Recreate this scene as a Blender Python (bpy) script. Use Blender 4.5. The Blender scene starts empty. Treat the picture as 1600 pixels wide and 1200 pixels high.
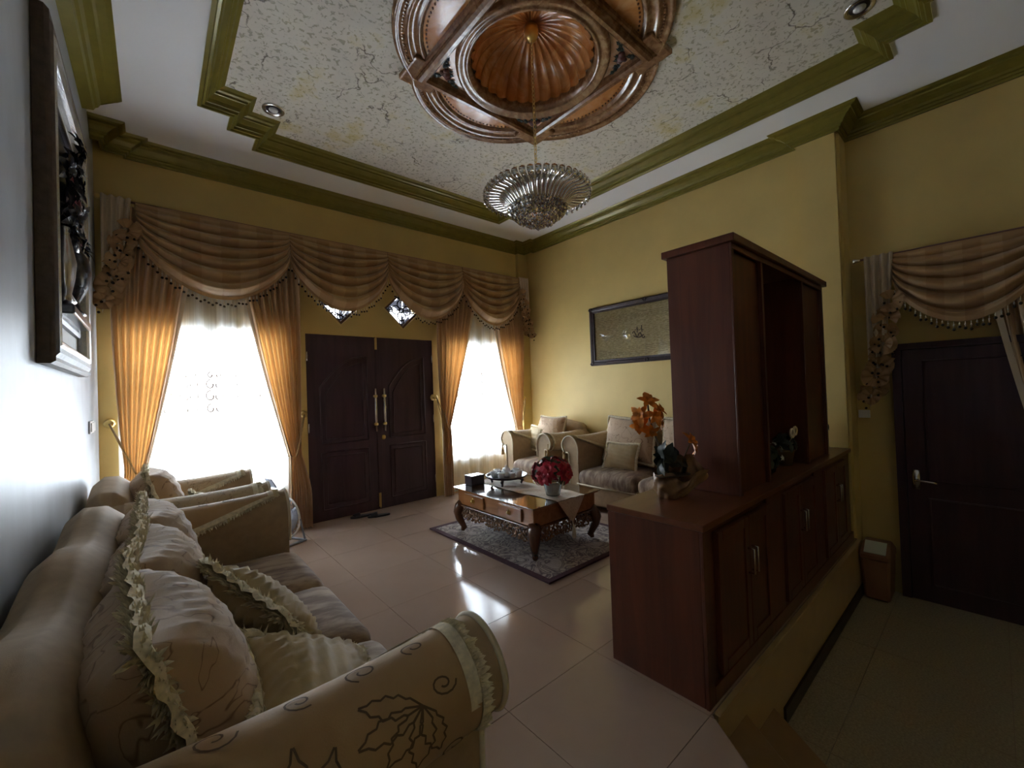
import bpy, bmesh, math, random
from mathutils import Vector, Matrix
R = math.radians; PI = math.pi
random.seed(7)
scene = bpy.context.scene
col = scene.collection

# ---------------------------------------------------------------- camera
yaw, pit, rol = R(40.737), R(0.7723), R(-2.029)
F = Vector((math.sin(yaw)*math.cos(pit), math.cos(yaw)*math.cos(pit), math.sin(pit)))
Rr = Vector((math.cos(yaw), -math.sin(yaw), 0)); Uu = Rr.cross(F)
right = math.cos(rol)*Rr + math.sin(rol)*Uu
up = -math.sin(rol)*Rr + math.cos(rol)*Uu
cd = bpy.data.cameras.new('camera'); cam = bpy.data.objects.new('camera', cd); col.objects.link(cam)
cd.sensor_fit = 'HORIZONTAL'; cd.sensor_width = 36; cd.lens = 36*649.43/1600; cd.clip_start = 0.02
M3 = Matrix((right, up, -F)).transposed().to_4x4(); M3.translation = Vector((0, 0, 1.4))
cam.matrix_world = M3
scene.camera = cam

# ---------------------------------------------------------------- light
w = bpy.data.worlds.new('sky'); scene.world = w; w.use_nodes = True
w.node_tree.nodes['Background'].inputs[0].default_value = (0.88, 0.945, 1.0, 1)
w.node_tree.nodes['Background'].inputs[1].default_value = 11.0
def portal(loc, rot, sx, sy):
    l = bpy.data.lights.new('window_portal', 'AREA'); l.shape = 'RECTANGLE'; l.size = sx; l.size_y = sy
    l.cycles.is_portal = True
    o = bpy.data.objects.new('window_portal', l); o.location = loc; o.rotation_euler = rot; col.objects.link(o)
portal((0.42, 5.16, 1.275), (R(-90), 0, 0), 1.36, 1.7)
portal((3.67, 5.16, 1.275), (R(-90), 0, 0), 1.44, 1.7)
vs = scene.view_settings
vs.view_transform = 'Standard'; vs.look = 'None'; vs.gamma = 1; vs.exposure = 2.05; vs.use_curve_mapping = False
cy = scene.cycles
cy.max_bounces = 14; cy.diffuse_bounces = 8; cy.glossy_bounces = 5; cy.transmission_bounces = 8; cy.transparent_max_bounces = 16
cy.sample_clamp_indirect = 6

# ---------------------------------------------------------------- materials
MATS = {}
def nm(name):
    m = bpy.data.materials.new(name); m.use_nodes = True
    nt = m.node_tree; b = nt.nodes['Principled BSDF']
    MATS[name] = m
    return m, nt, b
def node(nt, t, **kw):
    n = nt.nodes.new(t)
    for k, v in kw.items(): setattr(n, k, v)
    return n
def ramp(nt, fac, stops):
    r = node(nt, 'ShaderNodeValToRGB'); nt.links.new(fac, r.inputs[0])
    e = r.color_ramp.elements
    while len(e) < len(stops): e.new(0.5)
    for i, (p, c) in enumerate(stops): e[i].position = p; e[i].color = (*c, 1)
    return r.outputs[0]
def coords(nt, kind='Object', scale=(1, 1, 1)):
    t = node(nt, 'ShaderNodeTexCoord'); mp = node(nt, 'ShaderNodeMapping'); mp.inputs['Scale'].default_value = scale
    nt.links.new(t.outputs[kind], mp.inputs[0]); return mp.outputs[0]
def bumpit(nt, b, height, strength, dist=0.01):
    bp = node(nt, 'ShaderNodeBump'); bp.inputs['Strength'].default_value = strength; bp.inputs['Distance'].default_value = dist
    nt.links.new(height, bp.inputs['Height']); nt.links.new(bp.outputs[0], b.inputs['Normal'])
def noise(nt, vec, scale, detail=4, rough=0.55, dist=0):
    n = node(nt, 'ShaderNodeTexNoise'); n.inputs['Scale'].default_value = scale; n.inputs['Detail'].default_value = detail
    n.inputs['Roughness'].default_value = rough; n.inputs['Distortion'].default_value = dist
    nt.links.new(vec, n.inputs['Vector']); return n.outputs[0]
def plain(name, c, rough=0.5, metal=0.0, var=0.12, scale=6, bump=0.0, bscale=60, bdist=0.004, spec=None, coat=0, sc3=(1, 1, 1)):
    m, nt, b = nm(name)
    v = coords(nt, 'Object', sc3)
    n = noise(nt, v, scale)
    lo = tuple(max(0, x*(1-var)) for x in c); hi = tuple(min(1, x*(1+var)) for x in c)
    nt.links.new(ramp(nt, n, [(0.3, lo), (0.7, hi)]), b.inputs['Base Color'])
    b.inputs['Roughness'].default_value = rough; b.inputs['Metallic'].default_value = metal
    if spec is not None: b.inputs['Specular IOR Level'].default_value = spec
    if coat: b.inputs['Coat Weight'].default_value = coat; b.inputs['Coat Roughness'].default_value = 0.12
    if bump: bumpit(nt, b, noise(nt, v, bscale, 3), bump, bdist)
    return m
plain('wall_yellow', (0.62, 0.46, 0.16), 0.55, var=0.06, scale=2.5, bump=0.15, bscale=40)
plain('wall_silver', (0.42, 0.445, 0.48), 0.44, var=0.10, scale=5, bump=0.35, bscale=9, bdist=0.006, sc3=(1, 1, .45))  # bluish cast of the window light is mixed into the wall colour
plain('ceiling_white', (0.86, 0.86, 0.86), 0.7, var=0.02, scale=2)
plain('moulding_green', (0.20, 0.165, 0.025), 0.30, var=0.10, scale=12, metal=0.15)
plain('tile_beige', (0.37, 0.265, 0.20), 0.10, var=0.04, scale=3, spec=0.6)
plain('tile_granite', (0.36, 0.30, 0.19), 0.32, var=0.25, scale=90)
plain('grout', (0.33, 0.26, 0.20), 0.8)
plain('step_tile', (0.30, 0.18, 0.075), 0.3, var=0.1, scale=8)
plain('riser_tile', (0.46, 0.31, 0.14), 0.3, var=0.08, scale=6)
plain('skirting_dark', (0.035, 0.018, 0.012), 0.35)
plain('brass', (0.75, 0.55, 0.20), 0.28, metal=1.0)
plain('chrome', (0.72, 0.70, 0.68), 0.18, metal=1.0)
plain('silver_bright', (0.80, 0.78, 0.75), 0.14, metal=1.0)
plain('white_plastic', (0.80, 0.80, 0.78), 0.35, var=0.03)
plain('black_rubber', (0.012, 0.012, 0.016), 0.5)
plain('grey_plastic', (0.30, 0.32, 0.38), 0.45)
plain('bin_brown', (0.24, 0.11, 0.055), 0.4)
plain('bin_lid', (0.55, 0.60, 0.52), 0.35, var=.04)
plain('sofa_plain', (0.40, 0.285, 0.165), 0.75, var=0.10, scale=20, bump=0.3, bscale=400, bdist=.002)
plain('lace', (0.70, 0.62, 0.44), 0.85, var=0.2, scale=60)
plain('piping', (0.70, 0.62, 0.46), 0.7)
plain('tassel', (0.40, 0.27, 0.12), 0.7, var=.2, scale=40)
plain('thread_dark', (0.13, 0.08, 0.04), 0.8)
plain('plant_green', (0.045, 0.07, 0.030), 0.4, var=.4, scale=20)
plain('plant_dark', (0.035, 0.045, 0.035), 0.4, var=.4, scale=20)
plain('petal_red', (0.42, 0.012, 0.035), 0.5, var=.4, scale=25)
plain('petal_orange', (0.70, 0.22, 0.015), 0.5, var=.35, scale=25)
plain('petal_white', (0.6, 0.6, 0.55), 0.5)
plain('stem', (0.07, 0.045, 0.02), 0.6)
plain('pot_white', (0.75, 0.72, 0.66), 0.3)
plain('pot_tan', (0.25, 0.17, 0.08), 0.5)
plain('pot_black', (0.01, 0.012, 0.012), 0.15)
plain('porcelain', (0.82, 0.84, 0.88), 0.15, var=.02)
plain('frame_dark', (0.035, 0.02, 0.022), 0.38, var=.3, scale=30, bump=.5, bscale=80)
plain('frame_silver', (0.62, 0.62, 0.62), 0.25, metal=.8, bump=.6, bscale=120)
plain('mat_cream', (0.50, 0.48, 0.44), 0.6)
plain('carving_dark', (0.03, 0.03, 0.04), 0.22, var=.5, scale=30)
plain('carving_rose', (0.25, 0.06, 0.09), 0.3)
plain('carving_silver', (0.55, 0.55, 0.55), 0.25, metal=.8)
plain('bead_dark', (0.03, 0.02, 0.012), 0.25)
plain('bead_clear', (0.75, 0.70, 0.60), 0.15)
plain('mauve_edge', (0.20, 0.10, 0.09), 0.6)
plain('ground', (0.5, 0.5, 0.48), 0.9)
plain('carve_brown', (0.20, 0.10, 0.05), 0.25, var=.4, scale=30, coat=.3)
plain('orn_leaf', (0.012, 0.025, 0.02), 0.3)
plain('orn_rose', (0.10, 0.025, 0.02), 0.35)

def wood(name, c1, c2, rough=0.3, scale=(1, 1, 0.08), ns=14, coat=0.2):
    m, nt, b = nm(name)
    v = coords(nt, 'Object', scale)
    n = noise(nt, v, ns, 6, 0.6, 0.6)
    nt.links.new(ramp(nt, n, [(0.35, c1), (0.65, c2)]), b.inputs['Base Color'])
    b.inputs['Roughness'].default_value = rough; b.inputs['Coat Weight'].default_value = coat; b.inputs['Coat Roughness'].default_value = .25
    bumpit(nt, b, n, 0.05, 0.002); return m
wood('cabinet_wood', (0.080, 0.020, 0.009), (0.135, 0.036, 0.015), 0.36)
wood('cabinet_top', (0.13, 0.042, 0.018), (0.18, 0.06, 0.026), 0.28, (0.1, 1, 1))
wood('door_wood', (0.040, 0.015, 0.024), (0.060, 0.024, 0.034), 0.42)  # purple tint puts reflected blue haze into the wood colour
wood('table_wood', (0.26, 0.10, 0.028), (0.36, 0.15, 0.045), 0.25, (1, .12, 1), coat=.5)
wood('table_dark', (0.08, 0.028, 0.010), (0.15, 0.055, 0.02), 0.25, coat=.5)
plain('frame_brown', (0.085, 0.055, 0.038), 0.5, var=.3, scale=30, bump=.6, bscale=60)
wood('box_dark', (0.03, 0.02, 0.03), (0.06, 0.035, 0.05), 0.3)
wood('window_wood', (0.10, 0.045, 0.025), (0.15, 0.07, 0.04), 0.4)
wood('driftwood', (0.14, 0.065, 0.03), (0.36, 0.20, 0.09), 0.5, (1, 1, .5), 9, coat=.15)
wood('tambour', (0.20, 0.065, 0.04), (0.28, 0.10, 0.06), 0.35)

def marble(name, c1, c2, c3, scale=5, rough=.16):
    m, nt, b = nm(name); v = coords(nt)
    n = noise(nt, v, scale, 6, .6, 1.2)
    nt.links.new(ramp(nt, n, [(.3, c1), (.5, c2), (.72, c3)]), b.inputs['Base Color'])
    b.inputs['Roughness'].default_value = rough; b.inputs['Coat Weight'].default_value = .4; b.inputs['Coat Roughness'].default_value = .1
    return m
marble('medal_orange', (0.40, 0.13, 0.03), (0.56, 0.23, 0.065), (0.66, 0.36, 0.16), 6)
marble('medal_brown', (0.15, 0.062, 0.025), (0.27, 0.13, 0.055), (0.42, 0.25, 0.13), 14, .22)
marble('medal_peach', (0.46, 0.22, 0.10), (0.58, 0.33, 0.18), (0.66, 0.46, 0.32), 6, .25)

def crackle():
    m, nt, b = nm('ceiling_crackle'); v = coords(nt)
    n1 = noise(nt, v, 3.0, 5, .6)
    mixv = node(nt, 'ShaderNodeMixRGB'); mixv.inputs[0].default_value = 0.28
    nn = node(nt, 'ShaderNodeTexNoise'); nn.inputs['Scale'].default_value = 4.5; nn.inputs['Detail'].default_value = 5; nt.links.new(v, nn.inputs['Vector'])
    nt.links.new(v, mixv.inputs[1]); nt.links.new(nn.outputs['Color'], mixv.inputs[2])
    vo = node(nt, 'ShaderNodeTexVoronoi', feature='DISTANCE_TO_EDGE'); vo.inputs['Scale'].default_value = 2.3
    nt.links.new(mixv.outputs[0], vo.inputs['Vector'])
    crack = ramp(nt, vo.outputs['Distance'], [(0.0, (1, 1, 1)), (0.013, (0, 0, 0))])
    mask = ramp(nt, noise(nt, v, 2.6, 2), [(.50, (0, 0, 0)), (.56, (1, 1, 1))])
    cm = node(nt, 'ShaderNodeMixRGB', blend_type='MULTIPLY'); cm.inputs[0].default_value = 1
    nt.links.new(crack, cm.inputs[1]); nt.links.new(mask, cm.inputs[2])
    # flecks
    fl = noise(nt, v, 32, 3, .5, .8)
    fleck = ramp(nt, fl, [(.56, (0, 0, 0)), (.62, (1, 1, 1))])
    fcol = ramp(nt, n1, [(.35, (0.30, 0.28, 0.20)), (.55, (0.36, 0.33, 0.20)), (.68, (0.48, 0.40, 0.12))])
    base = ramp(nt, n1, [(.3, (0.66, 0.61, 0.53)), (.56, (0.74, 0.70, 0.60)), (.70, (0.66, 0.57, 0.30))])
    a = node(nt, 'ShaderNodeMixRGB'); fm = node(nt, 'ShaderNodeMath', operation='MULTIPLY'); fm.inputs[1].default_value = .75
    nt.links.new(fleck, fm.inputs[0]); nt.links.new(fm.outputs[0], a.inputs[0]); nt.links.new(base, a.inputs[1]); nt.links.new(fcol, a.inputs[2])
    c = node(nt, 'ShaderNodeMixRGB'); nt.links.new(cm.outputs[0], c.inputs[0]); nt.links.new(a.outputs[0], c.inputs[1]); c.inputs[2].default_value = (0.09, 0.06, 0.035, 1)
    nt.links.new(c.outputs[0], b.inputs['Base Color']); b.inputs['Roughness'].default_value = .6
crackle()

def fabric(name, kind, c1, c2, rough=.7, n=6, translucent=0.0, tcol=None, scale=1.0, sheen=.2):
    """kind: 'plaid' (uv), 'stripes' (object y), 'scroll' (object), 'plain'"""
    m, nt, b = nm(name)
    if kind == 'plaid':
        uv = coords(nt, 'UV'); s = node(nt, 'ShaderNodeSeparateXYZ'); nt.links.new(uv, s.inputs[0])
        m1 = node(nt, 'ShaderNodeMath', operation='MULTIPLY'); m1.inputs[1].default_value = n; nt.links.new(s.outputs[0], m1.inputs[0])
        fr = node(nt, 'ShaderNodeMath', operation='FRACT'); nt.links.new(m1.outputs[0], fr.inputs[0])
        m2 = node(nt, 'ShaderNodeMath', operation='MULTIPLY'); m2.inputs[1].default_value = n*1.2; nt.links.new(s.outputs[1], m2.inputs[0])
        fr2 = node(nt, 'ShaderNodeMath', operation='FRACT'); nt.links.new(m2.outputs[0], fr2.inputs[0])
        g1 = ramp(nt, fr.outputs[0], [(.47, (0, 0, 0)), (.50, (1, 1, 1))]); g2 = ramp(nt, fr2.outputs[0], [(.2, (.25, .25, .25)), (.24, (1, 1, 1))])
        mu = node(nt, 'ShaderNodeMixRGB', blend_type='MULTIPLY'); mu.inputs[0].default_value = 1; nt.links.new(g1, mu.inputs[1]); nt.links.new(g2, mu.inputs[2])
        fac = mu.outputs[0]
    elif kind == 'stripes':
        v = coords(nt, 'Object', (0.35, 1, 0.35)); nz = noise(nt, v, 16*scale, 4, .6, .15); fac = ramp(nt, nz, [(.40, (0, 0, 0)), (.62, (1, 1, 1))])
    elif kind == 'scroll':
        v = coords(nt, 'Object'); wv = node(nt, 'ShaderNodeTexNoise'); wv.inputs['Scale'].default_value = 6*scale; wv.inputs['Detail'].default_value = 1.5; wv.inputs['Distortion'].default_value = 1.5
        nt.links.new(v, wv.inputs['Vector'])
        fac = ramp(nt, wv.outputs[0], [(.455, (0, 0, 0)), (.475, (1, 1, 1)), (.495, (0, 0, 0))])
    else:
        v = coords(nt, 'Object'); fac = ramp(nt, noise(nt, v, 9*scale), [(.35, (0, 0, 0)), (.65, (1, 1, 1))])
    mx = node(nt, 'ShaderNodeMixRGB'); nt.links.new(fac, mx.inputs[0]); mx.inputs[1].default_value = (*c1, 1); mx.inputs[2].default_value = (*c2, 1)
    nt.links.new(mx.outputs[0], b.inputs['Base Color']); b.inputs['Roughness'].default_value = rough
    b.inputs['Sheen Weight'].default_value = sheen
    vv = coords(nt, 'Object'); bumpit(nt, b, noise(nt, vv, 260, 2), .25, .002)
    if translucent:
        out = nt.nodes['Material Output']; t = node(nt, 'ShaderNodeBsdfTranslucent'); t.inputs[0].default_value = (*(tcol or c1), 1)
        mxs = node(nt, 'ShaderNodeMixShader'); mxs.inputs[0].default_value = translucent
        nt.links.new(b.outputs[0], mxs.inputs[1]); nt.links.new(t.outputs[0], mxs.inputs[2]); nt.links.new(mxs.outputs[0], out.inputs[0])
    return m
fabric('swag_fabric', 'plaid', (0.38, 0.22, 0.095), (0.47, 0.30, 0.15), .45, 4.0, .08, (0.6, 0.33, 0.1), sheen=.3)
fabric('drape_fabric', 'plain', (0.50, 0.33, 0.18), (0.56, 0.39, 0.23), .6, 6, .15, (0.85, 0.45, 0.14))
fabric('drape_lining', 'plain', (0.62, 0.50, 0.36), (0.66, 0.55, 0.42), .6, 6, .12)
fabric('seat_stripe', 'stripes', (0.16, 0.09, 0.05), (0.40, 0.285, 0.185), .7, scale=1.0)
fabric('pillow_scroll', 'scroll', (0.46, 0.32, 0.20), (0.19, 0.105, 0.055), .75, scale=1.2)
fabric('cover_scroll', 'scroll', (0.50, 0.37, 0.22), (0.24, 0.15, 0.07), .75, scale=2.2)
fabric('cover_plain', 'plain', (0.40, 0.245, 0.105), (0.47, 0.305, 0.145), .7, scale=.6)
fabric('throw_gold', 'plain', (0.44, 0.32, 0.15), (0.50, 0.39, 0.21), .6)
fabric('runner_cloth', 'scroll', (0.56, 0.46, 0.32), (0.30, 0.12, 0.08), .8, scale=3.5)

def sheer():
    m = bpy.data.materials.new('sheer'); m.use_nodes = True; nt = m.node_tree; nt.nodes.clear(); MATS['sheer'] = m
    out = node(nt, 'ShaderNodeOutputMaterial'); tr = node(nt, 'ShaderNodeBsdfTransparent'); tl = node(nt, 'ShaderNodeBsdfTranslucent'); df = node(nt, 'ShaderNodeBsdfDiffuse')
    tl.inputs[0].default_value = (.92, .95, 1, 1); df.inputs[0].default_value = (.86, .88, .92, 1); tr.inputs[0].default_value = (.97, .98, 1, 1)
    a = node(nt, 'ShaderNodeMixShader'); a.inputs[0].default_value = .35; nt.links.new(tl.outputs[0], a.inputs[1]); nt.links.new(df.outputs[0], a.inputs[2])
    v = coords(nt, 'UV', (90, 1, 1)); n = noise(nt, v, 1, 2)
    f = ramp(nt, n, [(.3, (.62,)*3), (.7, (.85,)*3)])
    c = node(nt, 'ShaderNodeMixShader'); nt.links.new(f, c.inputs[0]); nt.links.new(tr.outputs[0], c.inputs[1]); nt.links.new(a.outputs[0], c.inputs[2]); nt.links.new(c.outputs[0], out.inputs[0])
sheer()
def glassy(name, tint=(.95, .97, .98), gl=.10, rough=.03):
    m = bpy.data.materials.new(name); m.use_nodes = True; nt = m.node_tree; nt.nodes.clear(); MATS[name] = m
    out = node(nt, 'ShaderNodeOutputMaterial'); tr = node(nt, 'ShaderNodeBsdfTransparent'); g = node(nt, 'ShaderNodeBsdfGlossy')
    tr.inputs[0].default_value = (*tint, 1); g.inputs['Roughness'].default_value = rough
    fr = node(nt, 'ShaderNodeLayerWeight'); fr.inputs[0].default_value = .35
    ma = node(nt, 'ShaderNodeMath', operation='MULTIPLY_ADD'); ma.inputs[1].default_value = .7; ma.inputs[2].default_value = gl
    nt.links.new(fr.outputs['Fresnel'], ma.inputs[0])
    c = node(nt, 'ShaderNodeMixShader'); nt.links.new(ma.outputs[0], c.inputs[0]); nt.links.new(tr.outputs[0], c.inputs[1]); nt.links.new(g.outputs[0], c.inputs[2]); nt.links.new(c.outputs[0], out.inputs[0])
glassy('pane_glass'); glassy('vase_glass', (.72, .78, .80), .16); glassy('crystal', (.75, .74, .70), .30, .05); glassy('frame_glass', (.97, .97, .97), .05)
def glare_pane():
    m = bpy.data.materials.new('glare_glass'); m.use_nodes = True; nt = m.node_tree; nt.nodes.clear(); MATS['glare_glass'] = m
    out = node(nt, 'ShaderNodeOutputMaterial'); tr = node(nt, 'ShaderNodeBsdfTransparent'); g = node(nt, 'ShaderNodeBsdfGlossy'); g.inputs['Roughness'].default_value = .1
    n = noise(nt, coords(nt), 9, 1, .4, .6); nt.links.new(ramp(nt, n, [(.50, (.004, .004, .005)), (.56, (.25, .27, .3))]), tr.inputs[0])  # dark pane; glare is painted in as clearer noise patches
    c = node(nt, 'ShaderNodeMixShader'); c.inputs[0].default_value = .08; nt.links.new(tr.outputs[0], c.inputs[1]); nt.links.new(g.outputs[0], c.inputs[2]); nt.links.new(c.outputs[0], out.inputs[0])
glare_pane()
plain('table_glass', (0.10, 0.045, 0.02), 0.04, var=.1, spec=.9, coat=1)

def rugmat():
    m, nt, b = nm('rug_field'); v = coords(nt)
    n = node(nt, 'ShaderNodeTexNoise'); n.inputs['Scale'].default_value = 5; n.inputs['Detail'].default_value = 1; n.inputs['Distortion'].default_value = 2.2; nt.links.new(v, n.inputs['Vector'])
    a = ramp(nt, n.outputs[0], [(.36, (.40, .34, .29)), (.44, (.08, .055, .065)), (.49, (.42, .36, .30)), (.56, (.10, .07, .08)), (.62, (.38, .32, .28))])
    sp = ramp(nt, noise(nt, v, 120, 2), [(.35, (.78,)*3), (.65, (1.1,)*3)])
    mu = node(nt, 'ShaderNodeMixRGB', blend_type='MULTIPLY'); mu.inputs[0].default_value = 1; nt.links.new(a, mu.inputs[1]); nt.links.new(sp, mu.inputs[2])
    nt.links.new(mu.outputs[0], b.inputs['Base Color']); b.inputs['Roughness'].default_value = .95
    bumpit(nt, b, noise(nt, v, 300, 2), .5, .004)
rugmat()
plain('rug_border', (0.055, 0.018, 0.028), 0.95, var=.3, scale=100)
def goldweave():
    m, nt, b = nm('gold_weave'); v = coords(nt, 'Object', (1, .25, 1)); n = noise(nt, v, 90, 3, .7)
    nt.links.new(ramp(nt, n, [(.35, (.42, .33, .14)), (.6, (.74, .64, .36))]), b.inputs['Base Color']); b.inputs['Roughness'].default_value = .35; b.inputs['Metallic'].default_value = .3
    bumpit(nt, b, n, .5, .006)
goldweave()

# ---------------------------------------------------------------- mesh helpers
def mk(name, verts, faces, mat=None, parent=None, smooth=False, uvs=None, loc=None, rz=0):
    me = bpy.data.meshes.new(name); me.from_pydata([tuple(v) for v in verts], [], faces); me.update()
    if smooth: me.polygons.foreach_set('use_smooth', [True]*len(me.polygons))
    if uvs:
        l = me.uv_layers.new(name='UV')
        for p in me.polygons:
            for li in p.loop_indices: l.data[li].uv = uvs[me.loops[li].vertex_index]
    o = bpy.data.objects.new(name, me); col.objects.link(o)
    if mat: me.materials.append(MATS[mat])
    if parent: o.parent = parent
    if loc is not None: o.location = loc
    if rz: o.rotation_euler.z = rz
    return o
class MB:
    def __init__(s): s.v = []; s.f = []
    def add(s, v, f, M=None):
        k = len(s.v)
        s.v += [(M @ Vector(p)) if M else Vector(p) for p in v]; s.f += [tuple(i+k for i in q) for q in f]; return s
    def box(s, x0, x1, y0, y1, z0, z1, M=None):
        return s.add([(x0,y0,z0),(x1,y0,z0),(x1,y1,z0),(x0,y1,z0),(x0,y0,z1),(x1,y0,z1),(x1,y1,z1),(x0,y1,z1)],
              [(0,3,2,1),(4,5,6,7),(0,1,5,4),(1,2,6,5),(2,3,7,6),(3,0,4,7)], M)
    def tube(s, pts, r, n=8, closed=False, caps=True):
        pts = [Vector(p) for p in pts]; m = len(pts); rs = r if isinstance(r, (list, tuple)) else [r]*m
        vs_, fs = [], []; prev = None
        for i, p in enumerate(pts):
            a = pts[(i-1) % m] if (closed or i > 0) else p; b = pts[(i+1) % m] if (closed or i < m-1) else p
            t = (b-a).normalized() if (b-a).length > 1e-9 else Vector((0,0,1))
            if prev is None: prev = t.orthogonal()
            nrm = (prev - t*prev.dot(t)); nrm = nrm.normalized() if nrm.length > 1e-6 else t.orthogonal().normalized()
            prev = nrm; bi = t.cross(nrm)
            for k in range(n):
                an = 2*PI*k/n; vs_.append(p + (nrm*math.cos(an)+bi*math.sin(an))*rs[i])
        for i in range(m if closed else m-1):
            j = (i+1) % m
            for k in range(n): fs.append((i*n+k, i*n+(k+1)%n, j*n+(k+1)%n, j*n+k))
        if caps and not closed: fs.append(tuple(range(n-1,-1,-1))); fs.append(tuple((m-1)*n+k for k in range(n)))
        return s.add(vs_, fs)
    def lathe(s, prof, n=24, c=(0,0,0), M=None, caps=True):
        vs_, fs = [], []
        for r, z in prof:
            for k in range(n): a = 2*PI*k/n; vs_.append((c[0]+r*math.cos(a), c[1]+r*math.sin(a), c[2]+z))
        for i in range(len(prof)-1):
            for k in range(n): fs.append((i*n+k, i*n+(k+1)%n, (i+1)*n+(k+1)%n, (i+1)*n+k))
        if caps and prof[0][0] > 1e-5: fs.append(tuple(range(n-1,-1,-1)))
        if caps and prof[-1][0] > 1e-5: fs.append(tuple((len(prof)-1)*n+k for k in range(n)))
        return s.add(vs_, fs, M)
    def ball(s, c, r, n=8, m=6, sc=(1,1,1)):
        vs_, fs = [], []
        for i in range(m+1):
            th = PI*i/m
            for k in range(n): a = 2*PI*k/n; vs_.append((c[0]+r*sc[0]*math.sin(th)*math.cos(a), c[1]+r*sc[1]*math.sin(th)*math.sin(a), c[2]+r*sc[2]*math.cos(th)))
        for i in range(m):
            for k in range(n): fs.append((i*n+k, (i+1)*n+k, (i+1)*n+(k+1)%n, i*n+(k+1)%n))
        return s.add(vs_, fs)
    def prism(s, poly, z0, z1, M=None):
        n = len(poly)
        return s.add([(x,y,z0) for x,y in poly]+[(x,y,z1) for x,y in poly],
              [tuple(range(n-1,-1,-1)), tuple(range(n,2*n))]+[(i,(i+1)%n,n+(i+1)%n,n+i) for i in range(n)], M)
    def grid(s, fn, nu, nv, cu=False):
        vs_ = [fn(i/nu, j/nv) for j in range(nv+1) for i in range(nu+1)]
        return s.add(vs_, [(j*(nu+1)+i, j*(nu+1)+i+1, (j+1)*(nu+1)+i+1, (j+1)*(nu+1)+i) for j in range(nv) for i in range(nu)])
    def build(s, name, mat, parent=None, smooth=False, loc=None, rz=0, bevel=0, segs=2, solid=0):
        o = mk(name, s.v, s.f, mat, parent, smooth, None, loc, rz)
        if bevel or solid:
            if solid:
                md = o.modifiers.new('s', 'SOLIDIFY'); md.thickness = solid; md.offset = 0
            if bevel:
                md = o.modifiers.new('b', 'BEVEL'); md.width = bevel; md.segments = segs; md.limit_method = 'ANGLE'; md.angle_limit = R(40)
        return o
def surf(name, fn, nu, nv, mat, parent=None, solid=0):
    vs_ = [fn(i/nu, j/nv) for j in range(nv+1) for i in range(nu+1)]
    uv = [(i/nu, j/nv) for j in range(nv+1) for i in range(nu+1)]
    o = mk(name, vs_, [(j*(nu+1)+i, j*(nu+1)+i+1, (j+1)*(nu+1)+i+1, (j+1)*(nu+1)+i) for j in range(nv) for i in range(nu)], mat, parent, True, uv)
    if solid:
        md = o.modifiers.new('s', 'SOLIDIFY'); md.thickness = solid; md.offset = 0
    return o
def empty(name, loc=(0,0,0), rz=0, parent=None):
    o = bpy.data.objects.new(name, None); col.objects.link(o); o.location = loc; o.rotation_euler = (0,0,rz); o.empty_display_size = .1
    if parent: o.parent = parent
    return o
def tag(o, label, cat, group=None):
    o['label'] = label; o['category'] = cat
    if group: o['group'] = group
    return o
def struct(o, label=None):
    o['kind'] = 'structure'
    if label: o['label'] = label
    return o
def stuff(o): o['kind'] = 'stuff'; return o
def rbox_data(hx, hy, hz, r, n=8, puff=0.0, puffside=1):
    """rounded box, subdivided; puff raises top (and bottom if puffside=2)"""
    bm = bmesh.new(); bmesh.ops.create_cube(bm, size=2)
    bmesh.ops.subdivide_edges(bm, edges=bm.edges[:], cuts=n, use_grid_fill=True)
    r = min(r, hx, hy, hz)
    for v in bm.verts:
        a, b, c = v.co
        # concentrate verts to edges
        f = lambda q: math.copysign(1-(1-abs(q))**1.6, q)
        a, b, c = f(a), f(b), f(c)
        p = Vector((a*hx, b*hy, c*hz)); q = Vector((max(-(hx-r), min(hx-r, p.x)), max(-(hy-r), min(hy-r, p.y)), max(-(hz-r), min(hz-r, p.z))))
        d = p-q
        if d.length > 1e-9: p = q + d.normalized()*r
        if puff and (c > 0 or puffside == 2): p.z += math.copysign(puff*(1-a*a)*(1-b*b), c)*min(1, abs(c)*2)
        v.co = p
    bm.verts.index_update()
    V = [v.co.copy() for v in bm.verts]; Fs = [tuple(v.index for v in f.verts) for f in bm.faces]; bm.free(); return V, Fs
def rbox(name, hx, hy, hz, r, mat, parent, M, n=8, puff=0, puffside=1):
    V, Fs = rbox_data(hx, hy, hz, r, n, puff, puffside)
    return mk(name, [M @ v for v in V], Fs, mat, parent, True)
def T(x, y, z): return Matrix.Translation((x, y, z))
def RX(a): return Matrix.Rotation(R(a), 4, 'X')
def RY(a): return Matrix.Rotation(R(a), 4, 'Y')
def RZ(a): return Matrix.Rotation(R(a), 4, 'Z')
def offset_poly(path, d, closed):
    """offset 2D polyline to its left by d with mitres"""
    n = len(path); out = []
    for i in range(n):
        p = Vector(path[i])
        a = Vector(path[(i-1) % n]) if (closed or i > 0) else None; b = Vector(path[(i+1) % n]) if (closed or i < n-1) else None
        d1 = (p-a).normalized() if a is not None else None; d2 = (b-p).normalized() if b is not None else None
        if d1 is None: d1 = d2
        if d2 is None: d2 = d1
        n1 = Vector((-d1.y, d1.x)); n2 = Vector((-d2.y, d2.x)); m = (n1+n2)
        m = m/ max(1e-6, m.dot(n1)) if m.length > 1e-6 else n1
        out.append(p + m*d)
    return out
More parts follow.
